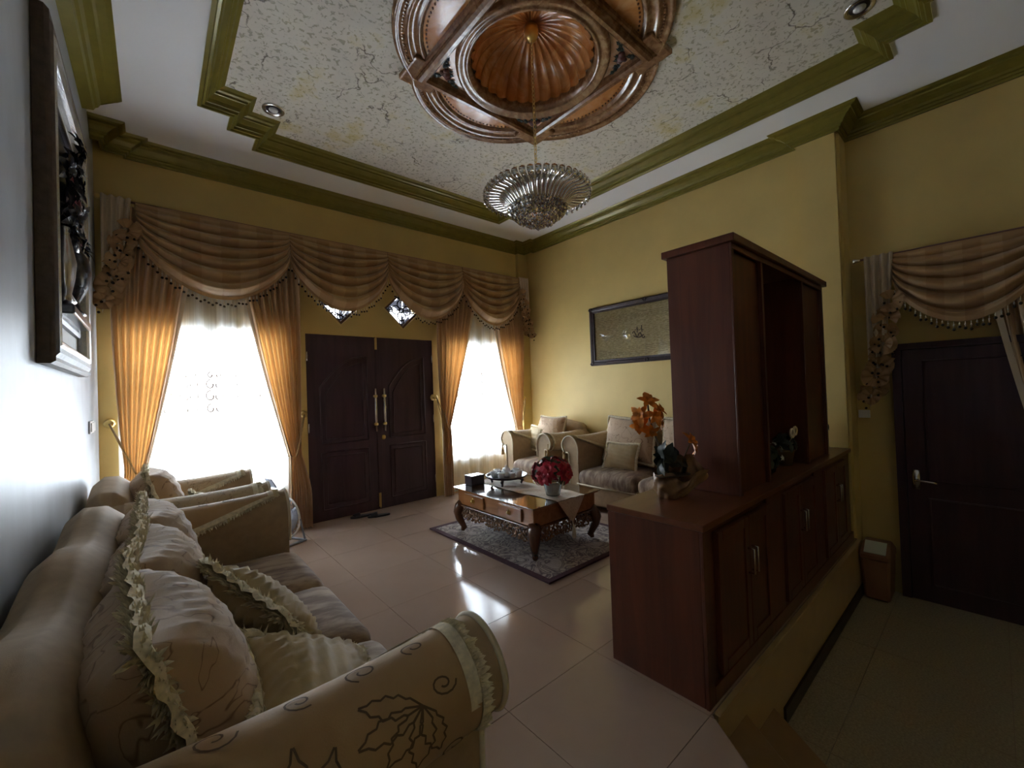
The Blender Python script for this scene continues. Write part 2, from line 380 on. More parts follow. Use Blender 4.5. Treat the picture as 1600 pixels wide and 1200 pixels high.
def sweep(mb, path, prof, closed=False):
    """prof: list of (offset to the left, z)"""
    rows = [[(q.x, q.y, z) for q in offset_poly(path, d, closed)] for d, z in prof]
    n = len(path); k = len(prof); V = [p for r_ in rows for p in r_]; Fs = []
    for j in range(k-1):
        for i in range(n if closed else n-1):
            i2 = (i+1) % n; Fs.append((j*n+i, j*n+i2, (j+1)*n+i2, (j+1)*n+i))
    if not closed:
        Fs.append(tuple(j*n for j in range(k))); Fs.append(tuple(j*n+n-1 for j in range(k-1, -1, -1)))
    mb.add(V, Fs); return mb
def cut(o, cutters):
    for c in cutters:
        md = o.modifiers.new('cut', 'BOOLEAN'); md.object = c; md.operation = 'DIFFERENCE'; md.solver = 'EXACT'
    dg = bpy.context.evaluated_depsgraph_get(); me = bpy.data.meshes.new_from_object(o.evaluated_get(dg))
    o.modifiers.clear(); o.data = me
    for c in cutters: bpy.data.objects.remove(c)
def clip(poly, a, b, c):
    """keep a*x+b*y<=c"""
    out = []
    for i in range(len(poly)):
        p, q = poly[i], poly[(i+1) % len(poly)]; dp = a*p[0]+b*p[1]-c; dq = a*q[0]+b*q[1]-c
        if dp <= 1e-9: out.append(p)
        if (dp < -1e-9 and dq > 1e-9) or (dp > 1e-9 and dq < -1e-9):
            t = dp/(dp-dq); out.append((p[0]+t*(q[0]-p[0]), p[1]+t*(q[1]-p[1])))
    return out

# ================================================================ SETTING
XL, XR, XR2, YB, YF, ZC, ZL = -0.36, 4.61, 4.84, 4.94, -3.2, 3.69, -0.465
YS = 0.827          # step line
# diagonal floor edge through (1.76, .827), direction (-.16,-.21)
dgx, dgy = -0.606, -0.795
NX, NY = 0.795, -0.606       # outward normal (towards the lower floor)
DC = NX*1.76+NY*YS
# --- upper floor
mb = MB()
mb.prism([(XL, YS), (XR, YS), (XR, YB+.2), (XL, YB+.2)], -0.30, -0.006)
mb.prism(clip([(XL, YF), (XR, YF), (XR, YS), (XL, YS)], NX, NY, DC-.03), ZL, -0.006)
floor = struct(mb.build('floor', 'grout'), 'glossy beige tiled floor of the sitting room')
full = None
for i in range(-4, 6):
    for j in range(-10, 6):
        x0, y0 = 1.744+.6*i, 2.027+.6*j; g = .0016
        base = [(x0+g, y0+g), (x0+.6-g, y0+g), (x0+.6-g, y0+.6-g), (x0+g, y0+.6-g)]
        p = clip(base, -1, 0, -XL); p = clip(p, 1, 0, XR) if p else p; p = clip(p, 0, 1, YB) if p else p; p = clip(p, 0, -1, -YF) if p else p
        if p and y0 < YS-.1: p = clip(p, NX, NY, DC)
        if len(p) < 3: continue
        if p == base:
            if full is None:
                full = MB().prism([(g, g), (.6-g, g), (.6-g, .6-g), (g, .6-g)], -.006, 0).build('tile', 'tile_beige', floor, loc=(x0, y0, 0))
            else:
                t = full.copy(); col.objects.link(t); t.location = (x0, y0, 0)
        else: MB().prism(p, -.006, 0).build('tile', 'tile_beige', floor)
# --- lower floor
mb = MB(); mb.prism([(-.3, YF), (XR2, YF), (XR2, YS), (1.2, YS)], ZL-.1, ZL-.006)
lfloor = struct(mb.build('floor_lower', 'grout'), 'dull granite tiled floor three steps down')
full = None
for i in range(0, 8):
    for j in range(-8, 3):
        x0, y0 = 0.72+.6*i, .595+.6*(j-1); g = .0015
        base = [(x0+g, y0+g), (x0+.6-g, y0+g), (x0+.6-g, y0+.6-g), (x0+g, y0+.6-g)]
        p = clip(base, 1, 0, XR2); p = clip(p, 0, 1, YS) if p else p; p = clip(p, 0, -1, -YF) if p else p
        p = clip(p, -NX, -NY, -(DC+.3)) if p else p
        if len(p) < 3: continue
        if p == base and full is None:
            full = MB().prism([(g, g), (.6-g, g), (.6-g, .6-g), (g, .6-g)], -.006, 0).build('tile', 'tile_granite', lfloor, loc=(x0, y0, ZL))
        elif p == base:
            t = full.copy(); col.objects.link(t); t.location = (x0, y0, ZL)
        else: MB().prism(p, ZL-.006, ZL).build('tile', 'tile_granite', lfloor)
# --- steps and riser wall
def band(d0, d1):
    pl = [(-2, YF), (5, YF), (5, YS), (-2, YS)]
    return clip(clip(pl, NX, NY, d1), -NX, -NY, -d0)
st = struct(empty('floor_steps'), 'brown tiled diagonal steps going down')
D1, D2 = NX*2.077+NY*.813, NX*2.44+NY*.824
MB().prism(band(DC+.001, D1), ZL, -.155).build('step', 'step_tile', st, bevel=.006)
MB().prism(band(D1+.001, D2), ZL, -.31).build('step', 'step_tile', st, bevel=.006)
MB().prism(band(DC-.03, DC), ZL, -.012).build('riser', 'step_tile', st)
rw = struct(MB().box(1.78, XR, YS-.018, YS-.001, ZL, -.012).build('wall_riser', 'riser_tile'), 'yellowish tiled riser under the wooden divider')
MB().box(1.775, XR, YS-.03, YS-.002, -.012, .0).build('edge_trim', 'riser_tile', rw, bevel=.005)
struct(MB().box(2.56, XR2, YS-.032, YS-.019, ZL, ZL+.085).build('baseboard_riser', 'skirting_dark'), 'dark skirting strip along the riser')

# --- walls
wl = struct(MB().box(XL-.15, XL, YF, YB+.2, ZL-.1, ZC+.02).build('wall_left', 'wall_silver'), 'silvery white plastered wall')
wb = struct(MB().box(XL, XR+.4, YB, YB+.2, ZL-.1, ZC+.02).build('wall_back', 'wall_yellow'), 'yellow wall with the double door and windows')
def cbox(*a): return MB().box(*a).build('cutter', None)
WIN = [(-.23, 1.07), (3.0, 4.36)]; WZ0, WZ1 = .45, 2.1; DX0, DX1, DZ = 1.272, 2.852, 2.1
def diamond(cx, cz, h, y0, y1): return MB().add([(cx-h,y0,cz),(cx,y0,cz-h),(cx+h,y0,cz),(cx,y0,cz+h),(cx-h,y1,cz),(cx,y1,cz-h),(cx+h,y1,cz),(cx,y1,cz+h)],
        [(0,1,2,3),(7,6,5,4),(0,4,5,1),(1,5,6,2),(2,6,7,3),(3,7,4,0)])
DIA = [(1.665, 2.475, .25), (2.445, 2.475, .25)]
cut(wb, [cbox(a, b, YB-.1, YB+.3, WZ0, WZ1) for a, b in WIN] + [cbox(DX0, DX1, YB-.1, YB+.3, 0, DZ)] + [diamond(x, z, h, YB-.1, YB+.3).build('cutter', None) for x, z, h in DIA])
wr = struct(MB().box(XR, XR+.4, YS, YB, ZL-.1, ZC+.02).build('wall_right', 'wall_yellow'), 'yellow wall behind the seating')
MB().box(XR-.055, XR, YS+.02, 1.13, 0, ZC-.12).build('pillar', 'wall_yellow', wr)
struct(MB().box(XR2, XR2+.17, YF, YS, ZL-.1, ZC+.02).build('wall_right_lower', 'wall_yellow'), 'yellow wall around the dark inner door')
wf = struct(MB().box(XL-.15, XR2+.17, YF-.15, YF, ZL-.1, ZC+.02).build('wall_front', 'wall_yellow'), 'yellow wall at the other end')
# corner pilasters of back wall
MB().box(4.42, XR, YB-.06, YB, 0, ZC-.12).build('pilaster', 'wall_yellow', wb)

# --- ceiling with tray
X0, X1, Y0, Y1, N1 = .29, 4.06, -.03, 4.37, .213
def notch_poly(e=0):
    a0, a1, b0, b1, n = X0, X1, Y0, Y1, N1
    c = [(a0, b0+2*n), (a0+n, b0+2*n), (a0+n, b0+n), (a0+2*n, b0+n), (a0+2*n, b0)]
    c += [(a1-2*n, b0), (a1-2*n, b0+n), (a1-n, b0+n), (a1-n, b0+2*n), (a1, b0+2*n)]
    c += [(a1, b1-2*n), (a1-n, b1-2*n), (a1-n, b1-n), (a1-2*n, b1-n), (a1-2*n, b1)]
    c += [(a0+2*n, b1), (a0+2*n, b1-n), (a0+n, b1-n), (a0+n, b1-2*n), (a0, b1-2*n)]
    return c
NP = notch_poly()
ceil = struct(MB().box(XL-.15, XR2+.17, YF-.15, YB+.2, ZC, ZC+.10).build('ceiling', 'ceiling_white'), 'white flat ceiling around the raised tray')
cut(ceil, [MB().prism([(p.x, p.y) for p in offset_poly(NP, .02, True)], ZC-.1, ZC+.3).build('cutter', None)])
CX, CY, ZP = 2.15, 2.14, 3.81
pan = MB().prism([(p.x, p.y) for p in offset_poly(NP, .05, True)], ZP, ZP+.06).build('ceiling_panel', 'ceiling_crackle')
struct(pan, 'raised ceiling panel painted with crackled marble')
cut(pan, [MB().lathe([(.46, -.2), (.46, .3)], 48, (CX, CY, ZP)).build('cutter', None)])
tprof = [(0, ZC-.001), (0, ZC-.016), (.022, ZC-.02), (.03, ZC-.008), (.045, ZC-.008), (.05, ZC+.012), (.058, ZC+.015), (.07, ZC+.04), (.10, ZC+.068), (.108, ZC+.07), (.112, ZC+.085), (.13, ZC+.092), (.14, ZC+.105), (.158, ZP-.004), (.165, ZP)]
struct(sweep(MB(), NP, tprof, True).build('trim_1', 'moulding_green'), 'olive green stepped moulding around the ceiling tray')
cprof = [(0, 3.555), (.016, 3.555), (.02, 3.572), (.032, 3.576), (.036, 3.592), (.05, 3.597), (.058, 3.615), (.09, 3.642), (.118, 3.655), (.122, 3.668), (.15, 3.674), (.168, ZC-.002), (.168, ZC)]
# path so that the room is on the left-hand side when walking clockwise seen from above -> walk the walls anticlockwise
backpath = [(XR2, YF), (XR2, YS), (XR-.055, YS), (XR-.055, 1.15), (XR, 1.15), (XR, 4.72), (XR-.055, 4.72), (XR-.055, YB-.055), (4.42, YB-.055), (4.42, YB), (-.17, YB), (-.17, YB-.055), (XL+.05, YB-.055), (XL+.05, 4.72), (XL, 4.72)]
struct(sweep(MB(), backpath, cprof).build('trim_2', 'moulding_green'), 'olive green cornice where wall meets ceiling')
lprof = [(0, 3.55), (.06, 3.56), (.07, 3.58), (.085, 3.59), (.10, 3.62), (.135, 3.645), (.15, 3.65), (.19, 3.67), (.215, ZC-.002), (.215, ZC)]
struct(sweep(MB(), [(XL, 4.25), (XL, YF)], lprof).build('trim_3', 'moulding_green'), 'short green cornice along the silvery wall')

# --- windows
for wi, (a, b) in enumerate(WIN):
    e = struct(empty('window_%d' % (wi+1), ((a+b)/2, YB+.1, WZ0)), ['wood framed window behind the wide sheer curtain', 'wood framed window behind the sheer near the armchair'][wi])
    h = (b-a)/2
    m = MB()
    for q in ((-h, -h+.06), (h-.06, h), (-.06, .06)): m.box(q[0], q[1], -.03, .03, .06, WZ1-WZ0-.06)
    m.box(-h, h, -.03, .03, 0, .06); m.box(-h, h, -.03, .03, WZ1-WZ0-.06, WZ1-WZ0)
    m.build('window_frame', 'window_wood', e)
    for s in (-1, 1):
        c = s*(h/2)
        MB().box(min(s*.06, s*(h-.06)), max(s*.06, s*(h-.06)), -.004, .004, .06, WZ1-WZ0-.06).build('pane', 'pane_glass', e)
    MB().box(-h, h, -.10, -.03, -.001, .012).build('window_sill', 'tile_beige', e)
for di, (x, z, h) in enumerate(DIA):
    e = struct(empty('window_%d' % (di+3), (x, YB+.06, z)), 'small diamond shaped window above the double door')
    fr = MB(); o_, i_ = h-.002, h-.04
    fr.add([(s[0]*q, y, s[1]*q) for y in (-.03, .03) for q in (o_, i_) for s in ((-1,0),(0,-1),(1,0),(0,1))],
           [(k, (k+1)%4, 4+(k+1)%4, 4+k) for k in range(4)] + [(8+k, 12+k, 12+(k+1)%4, 8+(k+1)%4) for k in range(4)] + [(k, 8+k, 8+(k+1)%4, (k+1)%4) for k in range(4)] + [(4+k, 4+(k+1)%4, 12+(k+1)%4, 12+k) for k in range(4)])
    fr.build('window_frame', 'window_wood', e)
    MB().add([(-i_,0,0),(0,0,-i_),(i_,0,0),(0,0,i_)], [(0,1,2,3)]).build('pane', 'glare_glass', e)
    gr = MB()
    for q in range(4):
        a = q*PI/2
        gr.tube([(.03*math.cos(a), -.015, .03*math.sin(a)), (i_*.97*math.cos(a), -.015, i_*.97*math.sin(a))], .007, 5)
        cq, sq_ = i_*.36*math.cos(a), i_*.36*math.sin(a)
        gr.tube([(cq+.055*math.cos(b_), -.015, sq_+.055*math.sin(b_)) for b_ in [2*PI*t/16 for t in range(16)]], .008, 5, True)
        cq, sq_ = i_*.72*math.cos(a), i_*.72*math.sin(a)
        gr.tube([(cq+.03*math.cos(b_), -.015, sq_+.03*math.sin(b_)) for b_ in [2*PI*t/12 for t in range(12)]], .008, 5, True)
    gr.tube([(.03*math.cos(b_), -.015, .03*math.sin(b_)) for b_ in [2*PI*t/12 for t in range(12)]], .008, 5, True)
    stuff(gr.build('grille', 'black_rubber', e, True))
    # wall moulding
    mo = MB(); pts = [(-h-.012,-.062,0),(0,-.062,-h-.012),(h+.012,-.062,0),(0,-.062,h+.012)]
    for k in range(4): mo.tube([pts[k], pts[(k+1)%4]], .011, 4)
    mo.build('trim_edge', 'wall_yellow', e)
# --- front double door
def arch_panel(m, x0, x1, z0, z1, arch, y, r=.012):
    pts = [(x0, y, z0), (x1, y, z0), (x1, y, z1-(arch[1]))]
    n = 10
    for k in range(1, n):
        t = k/n; pts.append((x1+(x0-x1)*t, y, z1-arch[1]+(arch[1]-arch[0])*t + arch[2]*math.sin(PI*t)))
    pts.append((x0, y, z1-arch[0])); m.tube(pts, r, 6, True)
mid = 2.085
for k, (a, b) in enumerate(((DX0, mid), (mid, DX1))):
    e = struct(empty('door_%d' % (k+1), ((a+b)/2, YB+.03, 0)), ['dark wooden door leaf hung beside the wide window', 'dark wooden door leaf hung beside the armchair window'][k])
    h = (b-a)/2; s = 1 if k == 0 else -1
    MB().box(-h, h, -.024, .024, 0, DZ).build('leaf', 'door_wood', e)
    if k == 0: MB().box(h-.03, h+.03, -.034, -.0245, .004, DZ-.004).build('astragal', 'door_wood', e, bevel=.003)
    pm = MB(); hi, lo = (.06, .42) if k == 1 else (.42, .06)
    arch_panel(pm, -h+.14, h-.14, .86, 1.92, (lo if k else hi, hi if k else lo, .10), -.026)
    arch_panel(pm, -h+.19, h-.19, .91, 1.84, (lo if k else hi, hi if k else lo, .09), -.026, .008)
    pm.build('panel_moulding', 'door_wood', e, True)
    pm = MB(); arch_panel(pm, -h+.14, h-.14, .12, .76, (0, 0, .0), -.026); arch_panel(pm, -h+.19, h-.19, .17, .71, (0, 0, .0), -.026, .008)
    pm.build('panel_moulding', 'door_wood', e, True)
    hx = s*(h-.055)
    hd = MB().tube([(hx, -.075, .95), (hx, -.075, 1.47)], .016, 10).build('pull_handle', 'chrome', e, True)
    for z in (1.04, 1.38):
        MB().tube([(hx, -.075, z), (hx, -.024, z)], .010, 8).lathe([(.022, -.014), (.024, 0), (.022, .014)], 12, (hx, -.075, z)).build('bracket', 'brass', hd, True)
    for z in (.25, 1.05, 1.85): MB().tube([(-s*(h-.012), -.03, z-.05), (-s*(h-.012), -.03, z+.05)], .007, 6).build('hinge', 'chrome', e, True)
    if k == 0:
        MB().box(h-.03, h-.004, -.036, -.024, 1.95, 2.09).tube([(h-.017, -.045, 1.95), (h-.017, -.045, 2.12)], .006, 6).build('top_bolt', 'brass', e)
        MB().box(h-.03, h-.004, -.036, -.024, .03, .2).tube([(h-.017, -.045, .02), (h-.017, -.045, .2)], .006, 6).build('bottom_bolt', 'brass', e)
    else:
        MB().lathe([(.03, 0), (.03, .006), (.018, .014), (0, .016)], 16, M=T(-h+.05, -.024, .87) @ RX(90)).build('lock_plate', 'brass', e, True)
# --- inner door on the right
e = struct(empty('door_3', (XR2-.03, .08, ZL)), 'very dark inner door with lever handle')
MB().box(-.02, .028, -.43, .43, .003, 2.08).build('leaf', 'door_wood', e, bevel=.004)
for (z0, z1) in ((.15, .85), (1.0, 1.98)):
    pts = [(-.024, -.30, z0), (-.024, .30, z0), (-.024, .30, z1), (-.024, -.30, z1)]
    MB().tube(pts, .012, 6, True).build('panel_moulding', 'door_wood', e)
MB().box(-.03, -.02, .35, .40, .92, 1.08).tube([(-.03, .375, 1.0), (-.075, .375, 1.0), (-.08, .36, 1.0), (-.078, .27, .995), (-.075, .25, .99)], .009, 8).build('lever_handle', 'chrome', e, True)
fr = MB(); fr.box(-.035, .028, .433, .49, .003, 2.135); fr.box(-.035, .028, -.49, -.433, .003, 2.135); fr.box(-.035, .028, -.433, .433, 2.083, 2.135)
fr.build('door_frame', 'door_wood', e)

# ================================================================ CEILING MEDALLION
med = tag(empty('ceiling_medallion', (CX, CY, ZP)), 'carved brown and orange ceiling medallion with fluted dome and four lobes', 'medallion')
HS = .60
# lobes
def lobe(k):
    M = RZ(90*k); c, r = .25, .77
    t0 = math.asin((HS-c)/r); n = 28
    def arc(rr, z): 
        a0 = math.asin(min(1, (HS-c)/rr)); return [(rr*math.cos(PI-a0-(PI-2*a0)*i/n), c+rr*math.sin(PI-a0-(PI-2*a0)*i/n), z) for i in range(n+1)]
    prof = [(.77, 0), (.765, -.035), (.745, -.05), (.735, -.035), (.72, -.04), (.68, -.032), (.67, -.045), (.655, -.03), (.61, -.015), (.60, -.03), (.585, -.03), (.575, -.012), (.565, -.012)]
    rows = [arc(a, z) for a, z in prof]; V = [M @ Vector(p) for q in rows for p in q]
    Fs = [(j*(n+1)+i, j*(n+1)+i+1, (j+1)*(n+1)+i+1, (j+1)*(n+1)+i) for j in range(len(prof)-1) for i in range(n)]
    o = mk('lobe', V, Fs, 'medal_brown', med, True)
    mk('lobe_panel', [M @ Vector(p) for p in arc(.57, -.012)], [tuple(range(n+1))], 'medal_orange', o)
    b = MB()
    for p in arc(.545, -.016)[1:-1]: b.ball(M @ Vector(p), .008, 5, 3)
    q = math.sqrt(.545**2-(HS-c)**2)
    for i in range(36): b.ball(M @ Vector((-q+2*q*i/35, HS+.03, -.016)), .008, 5, 3)
    stuff(b.build('bead_trim', 'carve_brown', o))
    b = MB()
    for i in range(60):
        a0 = math.asin((HS-c)/.70); a = a0+(PI-2*a0)*i/59; b.ball(M @ Vector((.70*math.cos(a), c+.70*math.sin(a), -.037)), .012, 5, 3, (1, 1, .5))
    stuff(b.build('carved_band', 'medal_brown', o))
for k in range(4): lobe(k)
sq = [(-HS, -HS), (HS, -HS), (HS, HS), (-HS, HS)]
sweep(MB(), sq, [(-.035, -.01), (-.035, -.045), (-.025, -.055), (-.015, -.05), (-.01, -.07), (.01, -.085), (.035, -.085), (.05, -.07), (.054, -.05), (.062, -.055), (.07, -.04), (.075, -.03)], True).build('square_frame', 'medal_brown', med, False)
# corner ears
for k in range(4):
    M = RZ(90*k); p = [(.60, .44), (.715, .44), (.715, .715), (.44, .715), (.44, .60), (.60, .60)]
    MB().prism(p, -.045, 0, M).build('corner_block', 'medal_brown', med, bevel=.015)
# spandrel plate with round hole
n = 64; V = []; Fs = []
for i in range(n):
    a = 2*PI*i/n; c_, s_ = math.cos(a), math.sin(a); q = (HS-.065)/max(abs(c_), abs(s_)); V += [(q*c_, q*s_, -.032), (.56*c_ if q > .56 else q*c_, .56*s_ if q > .56 else q*s_, -.032)]
for i in range(n): Fs.append((2*i, 2*i+1, 2*((i+1) % n)+1, 2*((i+1) % n)))
mk('spandrel_plate', V, Fs, 'medal_peach', med)
MB().lathe([(.565, -.03), (.56, -.06), (.54, -.075), (.525, -.06), (.515, -.065), (.50, -.05), (.49, -.06), (.475, -.065), (.465, -.045), (.455, -.04), (.45, -.02), (.45, .02)], 72, caps=False).build('ring_moulding', 'medal_brown', med, True)
def dome(u, v):
    a = 2*PI*u; r = .45*math.cos(v*PI/2*.97); fl = .5-.5*abs(math.cos(a*14)); fl = abs(math.sin(a*14))
    rr = r*(1-.055*(1-fl)*(1-.3*v)); return Vector((rr*math.cos(a), rr*math.sin(a), .0+.27*math.sin(v*PI/2)*(1-.04*(1-fl))))
surf('fluted_dome', dome, 336, 14, 'medal_orange', med)
MB().lathe([(.0, .30), (.47, .30), (.47, .02)], 32, caps=False).build('dome_shell', 'medal_brown', med)
for k in range(4):
    f = MB(); lf = MB(); M = RZ(90*k) 
    for dx, dy, r in ((.455, .455, .034), (.43, .47, .025), (.475, .43, .026), (.46, .49, .018)):
        f.ball(M @ Vector((dx, dy, -.04)), r, 8, 5, (1, 1, .6))
    for j, (dx, dy, a) in enumerate(((.40, .50, 130), (.36, .515, 170), (.38, .49, 200), (.50, .40, -40), (.515, .36, -80), (.49, .38, -110), (.50, .49, 45), (.515, .505, 20), (.42, .445, 215), (.445, .42, 235), (.505, .515, 70), (.33, .52, 180), (.52, .33, -90))):
        lf.add([(-.03, 0, 0), (0, -.014, -.008), (.03, 0, -.004), (0, .014, -.008)], [(0, 1, 2, 3)], M @ T(dx, dy, -.036) @ RZ(a))
        lf.ball(M @ Vector((dx, dy, -.038)), .013, 6, 4, (1.4, 1.1, .5))
    fl = stuff(f.build('rose_ornament', 'orn_rose', med, True)); stuff(lf.build('leaf_ornament', 'orn_leaf', fl))

# ================================================================ CHANDELIER
ch = tag(empty('chandelier', (CX, CY, ZP+.25)), 'silver dish chandelier with crystal drops hanging on a chain from the ceiling dome', 'chandelier')
MB().lathe([(.0, .02), (.05, .0), (.055, -.03), (.052, -.06), (.04, -.09), (.015, -.105), (0, -.107)], 24).build('canopy', 'brass', ch, True)
ZR = 2.825-(ZP+.25)           # rim height relative
c = MB(); z = -.10; i = 0
while z > ZR+.13:
    ax = Vector((1, 0, 0)) if i % 2 else Vector((0, 1, 0))
    c.tube([ax*(.011*math.cos(a))+Vector((0, 0, z-.018+.020*math.sin(a))) for a in [2*PI*k/10 for k in range(10)]], .0032, 5, True); z -= .031; i += 1
stuff(c.build('chain', 'brass', ch, True))
MB().tube([(0, 0, ZR+.14), (0, 0, ZR-.12)], .012, 8).lathe([(.0, ZR+.02), (.10, ZR+.015), (.10, ZR), (0, ZR-.01)], 16).build('stem', 'brass', ch, True)
nr = 46; rib0 = None
def ribpts():
    out = []
    for j in range(15):
        t = j/14; r = .13+.25*t; zz = ZR-.13+.15*t+.025*math.sin(t*PI*2.0-PI*.5); out.append((r, zz))
    out += [(.392, ZR+.012), (.396, ZR-.008), (.388, ZR-.022)]
    return out
rp = ribpts(); m = MB(); V = []; Fs = []
for j, (r, zz) in enumerate(rp):
    wd = .006+.014*math.sin(min(1, j/14)*PI*.55)
    V += [(r, -wd, zz-.004), (r, 0, zz+.004), (r, wd, zz-.004), (r, 0, zz-.009)]
for j in range(len(rp)-1):
    for k in range(4): Fs.append((j*4+k, j*4+(k+1) % 4, j*4+4+(k+1) % 4, j*4+4+k))
for k in range(nr):
    if rib0 is None: rib0 = mk('rib', V, Fs, 'silver_bright', ch, True)
    else:
        o = rib0.copy(); col.objects.link(o); o.rotation_euler.z = 2*PI*k/nr
for r, zz, th in ((.145, ZR-.125, .008), (.30, ZR-.025, .004)):
    MB().tube([(r*math.cos(a), r*math.sin(a), zz+.012) for a in [2*PI*k/40 for k in range(40)]], th, 6, True).build('ring', 'silver_bright', ch, True)
def gem(r):
    return MB().lathe([(0, r*1.15), (r*.55, r*.75), (r, r*.1), (r*.8, -r*.4), (0, -r*1.1)], 7)
g0 = None
def put_gem(x, y, z, s=1):
    global g0
    if g0 is None: g0 = gem(.019).build('crystal_drop', 'crystal', ch, False); o = g0
    else: o = g0.copy(); col.objects.link(o)
    o.location = (x, y, z); o.scale = (s, s, s); o.rotation_euler.z = random.random()*3
for r, cnt, zz in ((.205, 32, -.115), (.19, 28, -.145), (.165, 26, -.165), (.135, 22, -.185), (.105, 17, -.20), (.075, 12, -.212), (.045, 8, -.222), (.0, 1, -.245), (.018, 4, -.235)):
    for k in range(cnt):
        a = 2*PI*(k+.5*random.random())/cnt; put_gem(r*math.cos(a), r*math.sin(a), ZR+zz+random.uniform(-.006, .006), random.uniform(.8, 1.15))
for k in range(nr):
    a = 2*PI*k/nr; put_gem(.386*math.cos(a), .386*math.sin(a), ZR-.036, .55)

# downlights
for x, y, lab in ((.797, 3.855, 'round recessed ceiling downlight beside the tray corner near the curtains'), (3.53, .495, 'round recessed ceiling downlight beside the tray corner above the divider')):
    e = tag(empty('downlight', (x, y, ZP)), lab, 'downlight')
    MB().lathe([(.085, 0), (.085, -.008), (.075, -.014), (.06, -.006), (.055, -.001)], 28).build('bezel', 'chrome', e, True)
    MB().lathe([(.0, -.0005), (.056, -.0015), (.056, -.001), (.0, -.001)], 24).build('reflector', 'frame_dark', e, True)
    MB().lathe([(0, -.022), (.02, -.02), (.034, -.010), (.034, -.003)], 20).build('lamp', 'white_plastic', e, True)

# ================================================================ FRAMED RELIEF ON LEFT WALL
e = tag(empty('relief_picture', (XL, 3.14, 1.575)), 'large dark framed relief picture of carved figures on the silvery wall', 'picture frame')
HW, HH = .62, 1.50
sq = [(-HW, 0), (HW, 0), (HW, HH), (-HW, HH)]
def fsweep(path, prof):
    m = MB(); n = len(path); k = len(prof)
    rows = [[(x, q.x, q.y) for q in offset_poly(path, d, True)] for d, x in prof]
    m.add([p for r_ in rows for p in r_], [(j*n+i, j*n+(i+1) % n, (j+1)*n+(i+1) % n, (j+1)*n+i) for j in range(k-1) for i in range(n)]); return m
fsweep(sq, [(0, .002), (0, .04), (.012, .055), (.03, .05), (.05, .062), (.075, .06)]).build('outer_frame', 'frame_brown', e)
fsweep(sq, [(.075, .060), (.085, .066), (.10, .062), (.115, .05), (.118, .03), (.118, .002)]).build('inner_frame', 'frame_silver', e)
MB().box(.002, .012, -HW+.1, HW-.1, .1, HH-.1).build('mat_board', 'mat_cream', e)
fsweep([(-.42, .22), (.42, .22), (.42, HH-.22), (-.42, HH-.22)], [(0, .012), (0, .03), (.02, .034), (.035, .03), (.035, .012)]).build('slip_frame', 'frame_dark', e)
MB().box(.012, .016, -.385, .385, .255, HH-.255).build('backing', 'carving_dark', e)
def blob(name, prof, c, mat, sc=(.5, 1, 1)):
    m = MB().lathe(prof, 16); V = [Vector((p.x*sc[0], p.y*sc[1], p.z)) for p in m.v]
    return mk(name, [v+Vector(c) for v in V], m.f, mat, e, True)
blob('urn', [(.06, 0), (.09, .01), (.05, .04), (.04, .08), (.11, .16), (.135, .24), (.11, .32), (.06, .36), (.075, .40), (.08, .42), (0, .42)], (.045, .08, .30), 'carving_dark')
blob('urn', [(.05, 0), (.07, .01), (.035, .05), (.06, .12), (.075, .2), (.05, .28), (.03, .34), (.045, .37), (0, .37)], (.045, -.2, .32), 'carving_silver')
MB().box(.012, .085, -.33, .33, .255, .30).build('ledge', 'carving_dark', e, bevel=.008)
rnd = random.Random(3)
RELIEF_PENDING = (e, rnd)

# switch plates
e = tag(empty('light_switch', (XL, 4.33, 1.235)), 'white three gang light switch on the silvery wall', 'switch')
MB().box(.0005, .012, -.12, .12, -.045, .045).build('plate', 'white_plastic', e, bevel=.003)
for k in range(3): MB().box(.012, .020, -.105+.075*k, -.045+.075*k, -.032, .032).build('rocker', 'white_plastic', e, bevel=.002)
e = tag(empty('wall_socket', (XR2, .775, 1.07)), 'cream switch plate on the yellow wall beside the inner door', 'switch')
MB().box(-.012, -.0005, -.04, .04, -.035, .035).build('plate', 'white_plastic', e, bevel=.003)
MB().box(-.018, -.012, -.02, .02, -.022, .022).build('rocker', 'white_plastic', e, bevel=.002)

